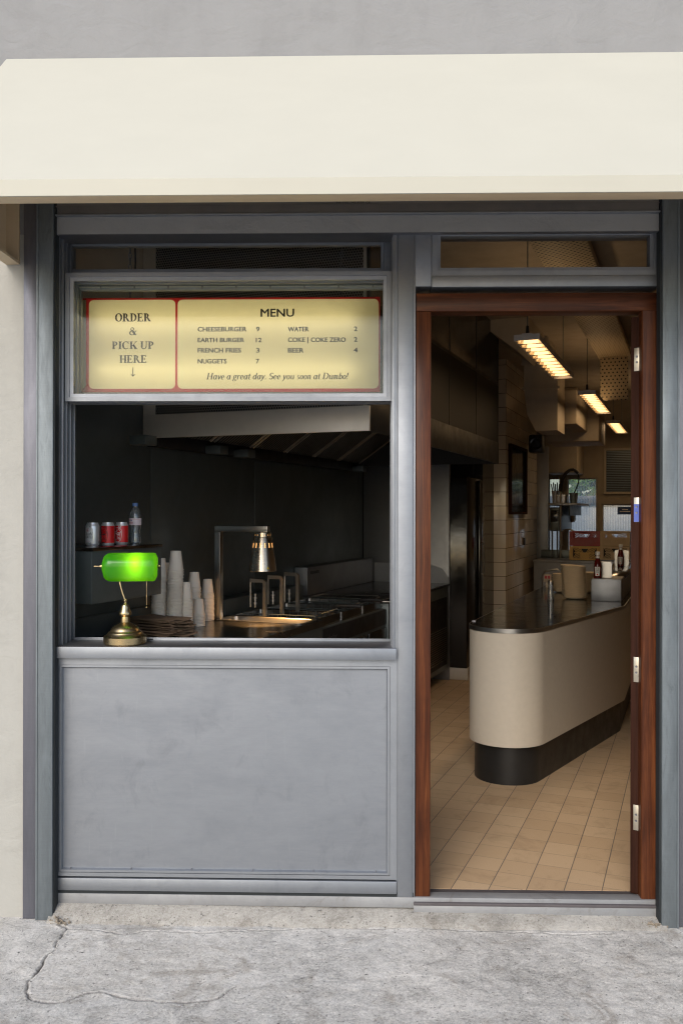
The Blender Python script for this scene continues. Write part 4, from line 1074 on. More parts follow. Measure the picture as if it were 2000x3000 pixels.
# worktop as a strip, cut round the tray
ys0 = at_y(nf, .22)
mb.prism([(NW + .002, at_y(NW, .33)), (nf, ys0), (nf, tu0), (NW + .002, tu0)], WH - .04, WH)
mb.box(NW + .002, tn0, tu0 + .0005, tu1, WH - .04, WH); mb.box(tn1, nf, tu0 + .0005, tu1, WH - .04, WH); mb.box(NW + .002, nf, tu1 + .0005, uc, WH - .04, WH)
pc.part('worktop', mb, M['worktop'])
mb = MB(); mb.box(NW + .002, nf - .012, at_y(nf, .34), uc - .005, .1, WH - .0405, .003); pc.part('cabinet', mb, M['steel_dark'])
mb = MB(); mb.box(NW + .0025, NW + .02, at_y(NW, .34), uc, WH + .0005, WH + .12, .002); pc.part('upstand', mb, M['steel_dark'])
def gn(thing, n0, n1_, a, b, h, depth, mat_, name='tray'):
    r = .035
    def loop(i, z, rr): return [(x, y, z) for x, y in rrect(n0 + i, n1_ - i, a + i, b - i, max(.004, rr))]
    mb = MB().loops([loop(-.006, h + .002, r), loop(-.006, h + .005, r), loop(.006, h + .005, r), loop(.009, h + .001, r), loop(.014, h - depth, r), ], cap1=True)
    return thing.part(name, mb, mat_)
gn(pc, tn0 + .008, tn1 - .008, tu0 + .008, tu1 - .008, WH, .065, M['steel'])
# bent heat lamp
b0 = hit(641, 1814, h=WH); dzl = hit(641, 1540, n=b0.x).z
top = b0.copy(); top.z = dzl
ae = hit(787, 1545, u=b0.y)
hl_ = Thing('heat_lamp', 'brushed metal heat lamp hanging from a bent square post over the tray', 'heat lamp', b0, INT)
hl_.part('post', MB().box(b0.x - .02, b0.x + .02, b0.y - .02, b0.y + .02, WH + .0005, dzl - .0405, .002), M['steel'])
hl_.part('arm', MB().box(b0.x - .02, ae.x, b0.y - .02, b0.y + .02, dzl - .04, dzl, .002), M['steel'])
lc = Vector((hit(770, 1560, u=b0.y).x, b0.y, 0)); zt_l = hit(770, 1558, u=b0.y).z; zb_l = hit(770, 1673, u=b0.y).z
LH = zt_l - zb_l
lc.z = zb_l
mb = MB().lathe([(.086, 0), (.0872, .002), (.058, LH * .84), (.0565, LH * .86), (.052, LH * .865), (.051, LH * .98), (.044, LH), (.01, LH + .001), (.01, LH - .004), (.042, LH - .006), (.049, LH * .97), (.0495, LH * .86), (.0555, LH * .84), (.084, .002)], lc, 40)
mb.lathe([(.009, LH), (.009, LH + .03)], lc, 12, cap0=True, cap1=True)
shd = hl_.part('lamp_shade', mb, brushed('warm_lamp_metal', (.58, .50, .40), .27, 1.0, .10))
mb = MB()
for k in range(14):
    a = 2 * pi * k / 14; r0, r1 = .0758 + .0012, .0674 + .0010
    zA, zB = LH * .60, LH * .72
    rr = lambda z: .0872 + (.058 - .0872) * (z - .002) / (LH * .84 - .002) + .0004
    d = Vector((cos(a), sin(a), 0)); s_ = Vector((-sin(a), cos(a), 0)) * .0028
    mb.face([lc + d * rr(zA) - s_ + Vector((0, 0, zA)), lc + d * rr(zA) + s_ + Vector((0, 0, zA)), lc + d * rr(zB) + s_ + Vector((0, 0, zB)), lc + d * rr(zB) - s_ + Vector((0, 0, zB))])
    c = lc + d * .0524 + Vector((0, 0, LH * .92)); s2 = Vector((-sin(a), cos(a), 0))
    mb.face([c + (s2 * cos(2 * pi * j / 8) + Vector((0, 0, 1)) * sin(2 * pi * j / 8)) * .0022 for j in range(8)])
hl_.part('glowing_vent', mb, emit('slot_glow', (1.0, .50, .16), 1.1), shd)
hl_.part('bulb', MB().sphere(lc + Vector((0, 0, .09)), .032, 16, 1.2), M['bulb'], shd)
f = wrapf(lc, .0805, -pi / 2 + .75)
mb = MB(); pts_ = [(-.009, .016), (.009, .016), (0, .034)]
rr = lambda z: .0872 + (.058 - .0872) * (z - .002) / (LH * .84 - .002)
mb.face([(lc.x + (rr(z) + .0006) * cos(-pi / 2 + .85 + x / .08), lc.y + (rr(z) + .0006) * sin(-pi / 2 + .85 + x / .08), lc.z + z) for x, z in pts_])
wl = hl_.part('warning_triangle', mb, M['yellow'], shd)
ll = bpy.data.lights.new('heat_lamp_light', 'SPOT'); lo = bpy.data.objects.new('heat_lamp_light', ll); COL.objects.link(lo)
ll.energy = 34; ll.color = (1, .52, .18); ll.spot_size = radians(86); ll.spot_blend = .5; ll.shadow_soft_size = .03
lo.parent = hl_.o; lo.location = (lc - b0) + Vector((0, 0, .02))
# fryers
fu0, fu1 = uc + .004, hit(1240, 1790, h=WH).y
fu1 = uc + 1.30
fy = Thing('deep_fryer', 'black and steel deep fryer with three lift baskets', 'fryer', (-2.6, (fu0 + fu1) / 2, 0), INT)
fy.part('cabinet', MB().box(NW + .03, NF - .02, fu0, fu1, .1, WH - .06, .004), M['steel_dark'])
FN = NF - .02
mb = MB()
wpan = (fu1 - fu0) / 3
for k in range(3):
    a, b = fu0 + wpan * k + .02, fu0 + wpan * (k + 1) - .02
    mb.box(FN, FN + .012, a, b, .25, WH - .20, .003)
fy.part('door_panel', mb, M['blackgloss'])
mb = MB(); mb.box(FN, FN + .006, fu0 + .01, fu1 - .01, WH - .18, WH - .065, .002); fy.part('control_panel', mb, M['black'])
mb = MB(); q = fit(serif_raw('Valentine', True, .13, .03), fu0 + .08, fu0 + .25, WH - .15, WH - .11); letters(mb, q, 0, lambda x, z, y: (FN + .0068, x, z)); fy.part('lettering', mb, M['alu_dark'])
mb = MB(); mb.box(NW + .03, NW + .16, fu0, fu1, WH - .0595, WH + .10, .004); fy.part('back_rail', mb, M['steel_dark'])
for k in range(3):
    a, b = fu0 + wpan * k + .02, fu0 + wpan * (k + 1) - .02
    mb = MB().frame(0, 1, 0, 1, [(0, 0), (0, .01), (.02, .01), (.02, 0)]) if 0 else MB()
    def ring(i, z): return [(x, y, z) for x, y in rrect(NW + .2 + i, FN - .03 - i, a + i, b - i, .03)]
    mb.loops([ring(0, WH - .06), ring(0, WH), ring(.012, WH), ring(.02, WH - .10)], cap1=True)
    fy.part('fryer_tank', mb, M['worktop'])
    # wire basket with long black handle reaching over the aisle
    ba, bb_ = a + .03, b - .03
    mb = MB()
    for z in (WH + .012, WH - .03):
        mb.tube([(NW + .26, ba, z), (FN - .07, ba, z), (FN - .07, bb_, z), (NW + .26, bb_, z), (NW + .26, ba, z)], .0035, 6)
    for q in range(9):
        n_ = NW + .26 + (FN - .07 - NW - .26) * q / 8; mb.tube([(n_, ba, WH + .012), (n_, ba, WH - .075), (n_, bb_, WH - .075), (n_, bb_, WH + .012)], .0018, 5)
    for q in range(5):
        u_ = ba + (bb_ - ba) * q / 4; mb.tube([(NW + .26, u_, WH + .012), (NW + .26, u_, WH - .075), (FN - .07, u_, WH - .075), (FN - .07, u_, WH + .012)], .0018, 5)
    bk = fy.part('wire_basket', mb, M['steel_dark'])
    um = (ba + bb_) / 2
    mb = MB().tube([(FN - .08, um - .02, WH + .012), (FN + .02, um - .006, WH + .05)], .004, 6).tube([(FN - .08, um + .02, WH + .012), (FN + .02, um + .006, WH + .05)], .004, 6); fy.part('handle_wire', mb, M['steel'], bk)
    mb = MB().tube([(FN + .015, um, WH + .064), (FN + .04, um, WH + .068), (FN + .17, um, WH + .072), (FN + .19, um, WH + .07)], .013, 10, rs=[.009, .014, .014, .009]); fy.part('handle', mb, M['black'], bk)
# swing arms of the basket lifts
for k, (xl_, xr_, yt, yb_, yl) in enumerate(((734, 776, 1702, 1806, 1778), (786, 826, 1692, 1803, 1770), (834, 872, 1683, 1792, 1764))):
    p = hit(xr_, yb_, h=WH + .0); z1 = hit(xr_, yt, u=p.y).z; l = hit(xl_, yt, u=p.y); zl_ = hit(xl_, yl, u=p.y).z
    tp = Thing('lift_arm', ['first', 'middle', 'last'][k] + ' bent steel basket lift arm along the fryer, ' + ['nearest the heat lamp', 'between the other two', 'farthest from the hatch'][k], 'lift arm', p, INT, 'bent lift arms over the fryers')
    tp.part('arm', MB().tube([(p.x, p.y, WH + .002), (p.x, p.y, z1 - .012), (p.x - .012, p.y, z1), (l.x, p.y, z1)], .011, 4, square=True), M['steel'])
    tp.part('drop_rod', MB().tube([(l.x, p.y, z1 + .012), (l.x, p.y, zl_)], .006, 10), M['steel'])
    mb = MB()
    for q, (r, zz) in enumerate(((.013, .02), (.009, .04), (.014, .055), (.008, .075))): mb.lathe([(r, 0), (r, .012)], (l.x + .035, p.y, zl_ + zz), 12, cap0=True, cap1=True)
    mb.lathe([(.006, 0), (.006, .09)], (l.x + .035, p.y, zl_), 10, cap0=True, cap1=True)
    tp.part('valve', mb, M['steel'])
# griddle at the far end
gu0, gu1 = fu1 + .004, UE - .004
gd = Thing('griddle', 'dark steel griddle with high splashback at the far end of the line', 'griddle', (-2.6, (gu0 + gu1) / 2, 0), INT)
gd.part('cabinet', MB().box(NW + .01, NF, gu0, gu1, .12, WH - .02, .004), M['steel_dark'])
gd.part('hot_plate', MB().box(NW + .01, NF + .01, gu0, gu1, WH - .0195, WH, .003), M['worktop'])
sb0 = hit(900, 1700, n=NW + .12).y; sbt = hit(905, 1662, n=NW + .12).z
gd.part('splashback', MB().box(NW + .005, NW + .12, sb0, gu1 - .03, WH + .0005, sbt, .006), M['steel_blue'])
mb = MB(); poly = [(NW + .13, WH + .001), (NF + .0, WH + .001), (NF + .0, WH + .06), (NF - .06, WH + .14), (NF - .14, WH + .17), (NW + .13, WH + .19)]
mb.plate(poly, gu1 - .025, gu1 - .015); gd.part('side_guard', mb, M['steel_blue'])
pl_ = hit(922, 1676, n=NW + .122); gd.part('name_plate', MB().box(NW + .1205, NW + .124, pl_.y - .09, pl_.y + .09, pl_.z - .012, pl_.z + .012), M['black'])
tr0, tr1 = hit(892, 1768, h=WH), hit(1095, 1775, h=WH)
gn(gd, NW + .2, NF - .05, gu0 + .05, gu0 + .33, WH + .002, .05, M['steel'])
mb = MB()
for i in range(16): 
    z = .22 + i * .02; mb.box(NF + .0005, NF + .012, gu0 + .3, gu1 - .12, z, z + .008)
vgr = gd.part('vent_grille', mb, M['steel'])
gd.part('panel_frame', MB().box(NF + .0002, NF + .004, gu0 + .25, gu1 - .08, .17, WH - .12), M['black'])

# ------------------------------------------------------------------ paper cups, upside down in stacks
def cup_prof(rr, rb, h): return [(rr - .001, .001), (rr + .0012, 0), (rr + .0032, .002), (rr + .0018, .0045), (rr - .0012, .0052), (rb, h - .001), (rb - .001, h), (rb - .003, h - .0005), (rb - .0035, h - .006), (.0, h - .006)]
cm_big = MB().lathe(cup_prof(.044, .030, .112), seg=30).mesh('paper_cup'); cm_small = MB().lathe(cup_prof(.0395, .0275, .094), seg=30).mesh('paper_cup')
for m_ in (cm_big, cm_small): m_.materials.append(M['cup'])
def cup_stack(px_, pyb, pyt, big, lab, step=.0088):
    p = hit(px_, pyb, h=WH); zt_ = hit(px_, pyt, u=p.y).z; hgt = .112 if big else .094
    k = max(1, int(round((zt_ - WH - hgt) / step)) + 1)
    for i in range(k):
        o = bpy.data.objects.new('paper_cup', cm_big if big else cm_small); COL.objects.link(o)
        jit = Vector((random.gauss(0, .0007), random.gauss(0, .0007), 0))
        o.matrix_world = INT @ Matrix.Translation(Vector((p.x, p.y, WH + .0005 + i * step)) + jit + Vector((.006 * sin(px_) * (i / 30) ** 2, 0, 0)))
        tag(o, ('white paper cup on top of ' if i == k - 1 else 'white paper cup nested in ') + lab, 'paper cup', 'upturned paper cups stacked on the prep counter')
cup_stack(511, 1850, 1613, True, 'the tallest cup stack')
cup_stack(466, 1848, 1637, True, 'the tall cup stack half hidden by the green shade')
cup_stack(484, 1838, 1649, True, 'the tall cup stack behind the tallest one')
cup_stack(545, 1846, 1704, False, 'the cup stack right beside the tallest one')
cup_stack(568, 1832, 1678, False, 'the medium cup stack at the back')
cup_stack(609, 1817, 1698, False, 'the cup stack next to the heat lamp post')
cup_stack(581, 1834, 1754, False, 'the short cup stack beside the paper bags')
# ------------------------------------------------------------------ brown paper bags
def bag_mesh(L, W, seed):
    random.seed(seed); mb = MB(); nx_, ny_ = 22, 6; top, bot = [], []
    ph = random.uniform(0, 6)
    for j in range(ny_ + 1):
        rt, rb_ = [], []
        for i in range(nx_ + 1):
            x = -L / 2 + L * i / nx_; y = -W / 2 + W * j / ny_
            zz = .0025 * sin(x * 19 + ph) + .002 * sin(y * 23 + ph * 2) + .010 * max(0, (i / nx_ - .82)) / .18 * sin(ph * 3 + y * 20)
            ex = .004 * ((j % 2) * 2 - 1) if i in (0, nx_) else 0
            rt.append((x + ex, y, zz + .0014)); rb_.append((x + ex, y, zz - .0006))
        top.append(rt); bot.append(rb_)
    for g, fl_ in ((top, 0), (bot, 1)):
        mb.loops(g, closed=False)
    edge = lambda g: g[0] + [r[-1] for r in g[1:]] + g[-1][-2::-1] + [r[0] for r in g[-2:0:-1]]
    mb.loops([edge(top), edge(bot)])
    bmesh.ops.remove_doubles(mb.bm, verts=mb.bm.verts, dist=1e-5)
    me = mb.mesh('paper_bag', ang=50); me.materials.append(M['bag']); return me
bms = [bag_mesh(.33, .17, s) for s in (1, 2, 3, 4)]
random.seed(11)
bp = hit(484, 1874, h=WH)
for i in range(30):
    o = bpy.data.objects.new('paper_bag', bms[i % 4]); COL.objects.link(o)
    o.matrix_world = INT @ Matrix.Translation((bp.x + random.gauss(-.02, .008) - .0005 * i, bp.y + random.gauss(0, .006), WH + .004 + i * .0039)) @ Matrix.Rotation(radians(-16 + random.gauss(0, 2.5)), 4, 'Z') @ Matrix.Rotation(radians(random.gauss(0, .6) - .02 * i), 4, 'Y')
    tag(o, 'flat brown paper bag ' + ('on top of the pile behind the brass lamp base' if i == 29 else 'in the flat pile behind the brass lamp base'), 'paper bag', 'flat brown paper bags piled on the counter')
random.seed(21)

# ------------------------------------------------------------------ banker's lamp on the sill
lx, ly = gx(367, .075, 1880), .075
LB = Vector((lx, ly, ZS + .0005))
bl = Thing('desk_lamp', 'brass banker style desk lamp with lit green glass shade on the hatch sill', 'desk lamp', LB)
pxm = 1 / (5.004 * 700.0)
prof = [(2255, 300), (2235, 318), (2142, 318), (2122, 290), (2100, 262), (2078, 250), (2066, 225), (2050, 214), (2030, 206), (2000, 182), (1970, 140), (1950, 100), (1938, 82), (1930, 66), (1885, 66), (1852, 62), (1835, 74), (1818, 92), (1795, 96), (1770, 86), (1742, 72), (1712, 64), (1690, 60), (1676, 54), (1664, 34), (1648, 24), (1638, 16), (1624, 21), (1606, 27), (1592, 20), (1583, 9)]
bl.part('base', MB().lathe([(r * pxm, (2255 - y) * pxm) for y, r in prof], LB, 44, cap0=True, cap1=True), M['brass'])
def lp(px_, py_, dy=0): return gp(px_, py_, ly + dy)
pts = [lp(369.5, 1766), lp(364, 1750), lp(358.5, 1734), lp(354, 1718), lp(351.5, 1704), lp(352, 1690, .01), lp(362, 1676, .02), lp(380, 1664, .02)]
bl.part('stem', MB().tube(pts, .0042, 12), M['brass'])
c = lp(381, 1659); half = .117; RS = .061
SHZ = c.z
mb = MB(); rings = []; inner = []
NS = 26
for i in range(NS + 1):
    t = -1 + 2 * i / NS; x = half * t
    e = 1 - abs(t)
    if t < 0: k = min(1, (e / .34)); s_ = .30 + .70 * sqrt(max(0, 1 - (1 - k) ** 2.2))
    else: k = min(1, (e / .16)); s_ = .62 + .38 * sqrt(max(0, 1 - (1 - k) ** 2.2))
    ro, ri = [], []
    for j in range(19):
        a = radians(128 - 205 * j / 18)         # from the back top over the front to the lower rim
        for L_, r_ in ((ro, RS * s_), (ri, RS * s_ - .0035)):
            L_.append((c.x + x, ly - r_ * cos(a) * .95 + .004, SHZ + r_ * sin(a) * (.95 if a > 0 else 1.08)))
    rings.append(ro); inner.append(ri)
mb.loops(rings, closed=False)
RZ = Matrix.Translation(c) @ Matrix.Rotation(radians(7), 4, 'Z') @ Matrix.Translation(-c)
bmesh.ops.remove_doubles(mb.bm, verts=mb.bm.verts, dist=1e-6)
mb.xf(RZ); sh = bl.part('lamp_shade', mb, M['shade'], ang=60)
# closed left and right ends of the glass
for ring_, nm in ((rings[0], 'l'), (rings[-1], 'r')):
    mb = MB(); ct = Vector((ring_[0][0], ly + .004, SHZ)); 
    vs_ = [Vector(p) for p in ring_]
    mb.loops([[v for v in vs_], [ct + (v - ct) * .12 for v in vs_]], closed=False); mb.xf(RZ); bl.part('shade_end', mb, M['shade'], sh)
mb = MB().lathe([(.0005, -.034), (.0035, -.034), (.0038, -.012), (.0030, -.010), (.0060, -.009), (.0062, -.005), (.0085, -.004), (.0095, .002), (.0085, .006)], (c.x - half, ly + .004, SHZ), 16, 'x', cap0=True, cap1=True); mb.xf(RZ); bl.part('finial', mb, M['brass'])
mb = MB().lathe([(.008, -.006), (.009, -.001), (.006, .002), (.0045, .003), (.0062, .006), (.006, .010), (.001, .013)], (c.x + half, ly + .004, SHZ), 16, 'x', cap0=True, cap1=True); mb.xf(RZ); bl.part('finial', mb, M['brass'])
mb = MB().lathe([(.011, -.05), (.011, 0)], (c.x + .01, ly + .004, SHZ + .004), 14, 'x', cap0=True, cap1=True); bl.part('socket', mb, M['brass'])
bulbc = Vector((c.x + .030, ly - .016, SHZ + .008))
bl.part('bulb', MB().sphere(bulbc, .019, 14), emit('lamp_bulb', (1.0, .90, .62), 14.0))
cb = lp(430, 1703, -.01); mb = MB(); k = 24; zl_ = gz(1779, ly)
for i in range(k): mb.sphere((cb.x, ly - .01, cb.z + .01 - (cb.z - zl_) * i / (k - 1)), .0014, 6)
mb.sphere((cb.x, ly - .01, zl_ - .003), .0037, 10)
bl.part('pull_chain', mb, M['brass'])
mb = MB().tube([LB + Vector((.06, .07, .008)), LB + Vector((.10, .085, .007)), LB + Vector((.13, .10, .005)), LB + Vector((.16, .12, -.05))], .003, 8); bl.part('power_cord', mb, M['black'])

# ------------------------------------------------------------------ service counter
HT = H(.69); cR = .236
cc = INTi.to_3x3() @ Vector((0, 0, 0))
def opt(X, Z): 
    w_ = CAM + R0 * X + FW * Z; q = INTi @ w_; return Vector((q.x, q.y))
c0 = opt(1.029, 5.516)
psi = radians(35 - 21.3)                       # splay of the customer side
dS = Vector((sin(psi), cos(psi))); nS = Vector((cos(psi), -sin(psi)))
kink = hit(1828, 1780, h=HT - .03); 
LR = 1.526
def outline(r, ku=9.9):
    pts = [(c0.x - r, ku)]
    for i in range(25):
        a = pi + (pi / 2 + (pi / 2 - psi)) * i / 24   # left tangent round the front to the splayed side
        pts.append((c0.x + r * cos(a), c0.y + r * sin(a)))
    e = c0 + nS * r + dS * LR
    pts.append((e.x, e.y)); pts.append((e.x + .0, ku))
    return pts
ct_ = Thing('service_counter', 'cream service counter with rounded end and dark polished top', 'counter', (c0.x, c0.y, 0), INT)
zb0 = H(1.394)
ct_.part('cream_cladding', MB().prism(outline(cR), zb0, HT - .028), M['counter'])
ct_.part('kickplate', MB().prism(outline(cR - .032), .0, zb0 - .0005), M['kick'])
ct_.part('worktop', MB().prism(outline(cR - .004), HT - .0275, HT), M['ctop'])
mb = MB(); o1, o2 = outline(cR - .0035), outline(cR + .003)
mb.loops([[(x, y, HT - .027) for x, y in o1], [(x, y, HT - .027) for x, y in o2], [(x, y, HT - .001) for x, y in o2], [(x, y, HT - .001) for x, y in o1]], closed=False, wrap=True)
ct_.part('edge_band', mb, M['steel'])
# raised steel servery along the customer side
b1 = hit(1731, 1760, h=HT); b2 = hit(1818, 1764, h=HT)
un = (b1.y + b2.y) / 2; RH = H(.517)
rs_ = Thing('raised_shelf', 'steel fronted raised shelf standing along the service counter', 'shelf', ((b1.x + b2.x) / 2, un, HT), INT)
rs_.part('front_box', MB().box(b1.x, b2.x, un, un + .35, HT + .0006, RH, .003), M['steel_blue'])
rs_.part('polished_top', MB().box(b1.x, b2.x, un + .3505, 9.6, RH - .02, RH, .002), M['ctop'])
rs_.part('rail', MB().box(b2.x - .02, b2.x, un + .3505, 9.6, HT + .0006, RH - .0205, .002), M['steel_blue'])
# ------------------------------------------------------------------ plates
pm = MB().lathe([(.0, .001), (.058, .001), (.062, .002), (.097, .016), (.098, .0175), (.096, .0178), (.061, .0042), (.0, .003)], seg=40).mesh('paper_plate'); pm.materials.append(M['plate'])
def plates(px_, pyb, pyt, lab, lean=0.0):
    p = hit(px_, pyb, h=HT); zt_ = hit(px_, pyt, u=p.y).z; st = .0062; k = int((zt_ - HT - .016) / st)
    for i in range(k):
        o = bpy.data.objects.new('paper_plate', pm); COL.objects.link(o)
        o.matrix_world = INT @ Matrix.Translation((p.x + random.gauss(0, .0016) - lean * (i / k) ** 1.6 * .018, p.y + .1, HT + .001 + i * st)) @ Matrix.Rotation(radians(random.gauss(0, .5) + lean * 4.5 * (i / k) ** 2), 4, 'Y') @ Matrix.Rotation(random.uniform(0, 6), 4, 'Z')
        tag(o, ('top buff paper plate of ' if i == k - 1 else 'buff paper plate within ') + lab, 'paper plate', 'paper plates stacked on the service counter')
plates(1678, 1757, 1655, 'the tall leaning stack', 1.0)
plates(1646, 1738, 1681, 'the stack beside the glass shaker')
plates(1722, 1738, 1676, 'the half hidden stack beside the steel box')
# ------------------------------------------------------------------ ketchup and napkins
def ketchup(px_, pyb, lab, sc_=1.0, dy=.04):
    p = hit(px_, pyb, h=RH); p.y += dy
    t = Thing('ketchup_bottle', lab, 'ketchup bottle', p, INT, 'glass ketchup bottles on the raised shelf')
    pr = [(.0, .002), (.028, .0), (.031, .004), (.031, .06), (.0305, .09), (.027, .115), (.019, .145), (.0145, .165), (.0135, .182), (.0, .183)]
    t.part('bottle_body', MB().lathe(pr, p, 26), M['ketchup'])
    t.part('cap', MB().lathe([(.0145, .1835), (.0175, .184), (.0175, .206), (.016, .209), (.0, .2095)], p, 22), M['white'])
    t.part('neck_band', MB().lathe([(.0176, .150), (.0150, .164), (.0143, .180)], p, 22), M['canwhite'])
    f = wrapf(p, .0313, -pi / 2)
    mb = MB(); print_on(mb, Pp((-.016, .020), (.016, .020), (.021, .088), (.012, .092), (0, .084), (-.012, .092), (-.021, .088)), f, .0003); lb = t.part('paper_label', mb, M['white'])
    mb = MB(); print_on(mb, fit(text_raw('HEINZ'), -.014, .014, .070, .080), f, .0007); print_on(mb, fit(text_raw('TOMATO'), -.013, .013, .056, .065), f, .0007); print_on(mb, fit(text_raw('KETCHUP'), -.013, .013, .045, .053), f, .0007); t.part('lettering', mb, M['ink'], lb)
    mb = MB(); print_on(mb, [[(.006 * cos(2 * pi * i / 12), .032 + .006 * sin(2 * pi * i / 12)) for i in range(12)]], f, .0007); t.part('tomato_emblem', mb, M['redink'], lb)
def napkin(px_, pyb, lab, w_=.09, h_=.125, dy=.1):
    p = hit(px_, pyb, h=RH); p.y += dy
    t = Thing('napkin_holder', lab, 'napkin holder', p, INT, 'steel napkin holders on the raised shelf')
    mb = MB()
    for y in (-.028, .026): mb.plate(rrect(p.x - w_ / 2, p.x + w_ / 2, p.z + .0025, p.z + h_, .012), p.y + y, p.y + y + .002)
    mb.box(p.x - w_ / 2, p.x + w_ / 2, p.y - .028, p.y + .028, p.z + .0004, p.z + .0024)
    t.part('holder', mb, M['steel'])
    t.part('napkins', MB().box(p.x - w_ / 2 + .006, p.x + w_ / 2 - .006, p.y - .025, p.y + .025, p.z + .0028, p.z + h_ + .004), M['white'])
ketchup(1748, 1695, 'red brown ketchup bottle with white cap on the front of the raised shelf')
napkin(1768, 1695, 'shiny steel napkin holder just behind the front ketchup bottle', .1, .125, .12)
ketchup(1816, 1659, 'dark ketchup bottle farther back on the raised shelf, reflected in its top', dy=.02)
napkin(1818, 1659, 'steel napkin holder behind the farther ketchup bottle', .13, .15, .09)
p = hit(1612, 1757, h=HT); 
gs = Thing('glass_shaker', 'small clear glass shaker on the counter beside the plate stacks', 'shaker', p, INT)
gs.part('jar', MB().lathe([(.0, .001), (.026, 0), (.028, .004), (.024, .05), (.02, .10), (.021, .13)], p, 20), M['pet'])
gs.part('lid', MB().lathe([(.022, .130), (.0225, .145), (.012, .156), (.0, .157)], p, 20), M['steel'])
# sticker tin and chrome rail beside the plates
p = hit(1602, 1735, h=HT); p.y += .5
tn = Thing('card_stand', 'small buff stand with two red squares under a bent chrome rail', 'stand', p, INT)
a_ = hit(1591, 1704, u=p.y); b_ = hit(1614, 1683, u=p.y)
tn.part('board', MB().box(a_.x, b_.x, p.y, p.y + .02, HT + .05, b_.z, .002).box(a_.x + .02, b_.x - .02, p.y, p.y + .02, HT + .001, HT + .0498), M['beige'])
w_ = b_.x - a_.x; zz = b_.z; mb = MB()
letters(mb, [r for k in (0, 1) for x0_ in [a_.x + w_ * (.16 + .38 * k)] for r in Rr(x0_, zz - .04, x0_ + w_ * .3, zz - .012)], p.y - .0008); em = tn.part('red_square', mb, M['redink'])
c1, c2 = hit(1587, 1672, u=p.y), hit(1632, 1667, u=p.y)
mb = MB().tube([(c1.x, p.y - .02, HT + .002), (c1.x, p.y - .02, c1.z - .04), (c1.x + .03, p.y - .02, c1.z), (c2.x, p.y - .02, c2.z), (c2.x + .03, p.y - .02, c2.z - .03), (c2.x + .03, p.y - .02, HT + .002)], .009, 8); tn.part('chrome_rail', mb, M['steel'])

# ------------------------------------------------------------------ back counter with crates and sink
BH = EYE - .59
q = hit(1562, 1640, h=BH); BU = q.y; bn0 = q.x
bcn = Thing('back_counter', 'grey steel back counter carrying the crates below the rear windows', 'counter', (bn0 + .6, BU, 0), INT)
bcn.part('front', MB().box(bn0, NRW - .3, BU, BU + .6, 0, BH - .03, .003), M['steel_blue'])
bcn.part('top', MB().box(bn0 - .005, NRW - .3, BU - .01, BU + .62, BH - .0295, BH, .003), M['steel_blue'])
up = hit(1600, 1617, u=BU + .62).z
bcn.part('upstand', MB().box(bn0, hit(1662, 1630, u=BU).x, BU + .58, BU + .62, BH + .0005, up + .03, .003), M['steel_dark'])
def crate(x0, y0, x1, y1, lab, mt, solid=False, du=.02):
    a, b, z0, z1 = wrect(x0, y0, x1, y1, BU + du)
    z0 = max(z0, BH + .001) if y1 > 1620 else z0
    t = Thing('plastic_crate', lab, 'crate', ((a + b) / 2, BU + du, z0), INT, 'folding plastic crates stacked on the back counter')
    D = .26; w_, h_ = b - a, z1 - z0
    def side(mb, X0_, X1_, yy, mp):
        """lattice side: solid rails, cut-out corners and a hand hole"""
        L = lambda p, q, r, s_: mb.bm.faces.new([mb.bm.verts.new(mp(*v)) for v in ((p, r), (q, r), (q, s_), (p, s_))])
        W_ = X1_ - X0_
        def bar(p0, p1, q0, q1, th_): 
            P0, P1 = Vector((X0_ + W_ * p0, z0 + h_ * q0)), Vector((X0_ + W_ * p1, z0 + h_ * q1)); d = (P1 - P0).normalized(); e = Vector((-d.y, d.x)) * th_ / 2
            for yo in (0, .008):
                mb.face([mp(v.x, v.y, yo) for v in (P0 - e, P1 - e, P1 + e, P0 + e)])
        for p0, p1, q0, q1, th_ in ((0, 1, .06, .06, h_ * .12), (0, 1, .94, .94, h_ * .12), (.05, .05, .12, .88, W_ * .10), (.95, .95, .12, .88, W_ * .10), (.5, .5, .12, .5, W_ * .30), (.15, .85, .52, .52, h_ * .07), (.3, .7, .88, .88, h_ * .12)): bar(p0, p1, q0, q1, th_)
        for s_ in (0, 1):
            for k in range(6):
                u_ = .12 + .045 * k
                pa_, pb_ = (u_, u_ + .10) if s_ == 0 else (1 - u_, 1 - u_ - .10)
                bar(pa_, pb_, .14, .5, W_ * .022); bar(pb_, pa_, .54, .88, W_ * .022)
        if solid:
            mb.face([mp(X0_ + W_ * .04, z0 + h_ * .06, .012), mp(X1_ - W_ * .04, z0 + h_ * .06, .012), mp(X1_ - W_ * .04, z0 + h_ * .5, .012), mp(X0_ + W_ * .04, z0 + h_ * .5, .012)])
    mb = MB(); side(mb, a, b, 0, lambda x, z, y=0: (x, BU + du + y, z)); t.part('lattice_side', mb, mt, ang=0)
    if not solid: t.part('hole_shade_board', MB().box(a + .01, b - .01, BU + du + D - .03, BU + du + D - .022, z0 + .007, z1 - .004), M['black'])  # added black board so the space behind the lattice looks shaded
    mb = MB(); side(mb, a, b, 0, lambda x, z, y=0: (x, BU + du + D - y, z)); t.part('lattice_side', mb, mt, ang=0)
    for xx in (a, b - .008):
        mb = MB(); mb.box(xx, xx + .008, BU + du + .009, BU + du + D - .009, z0 + .007, z1 - .01); t.part('end_wall', mb, mt)
    t.part('crate_floor', MB().box(a + .009, b - .009, BU + du + .01, BU + du + D - .01, z0, z0 + .006), mt)
    mb = MB()
    for xx in (a, b): mb.box(xx - .006, xx + .006, BU + du - .006, BU + du + .006, z0 + .004, z1 + .003)
    t.part('corner_post', mb, mt)
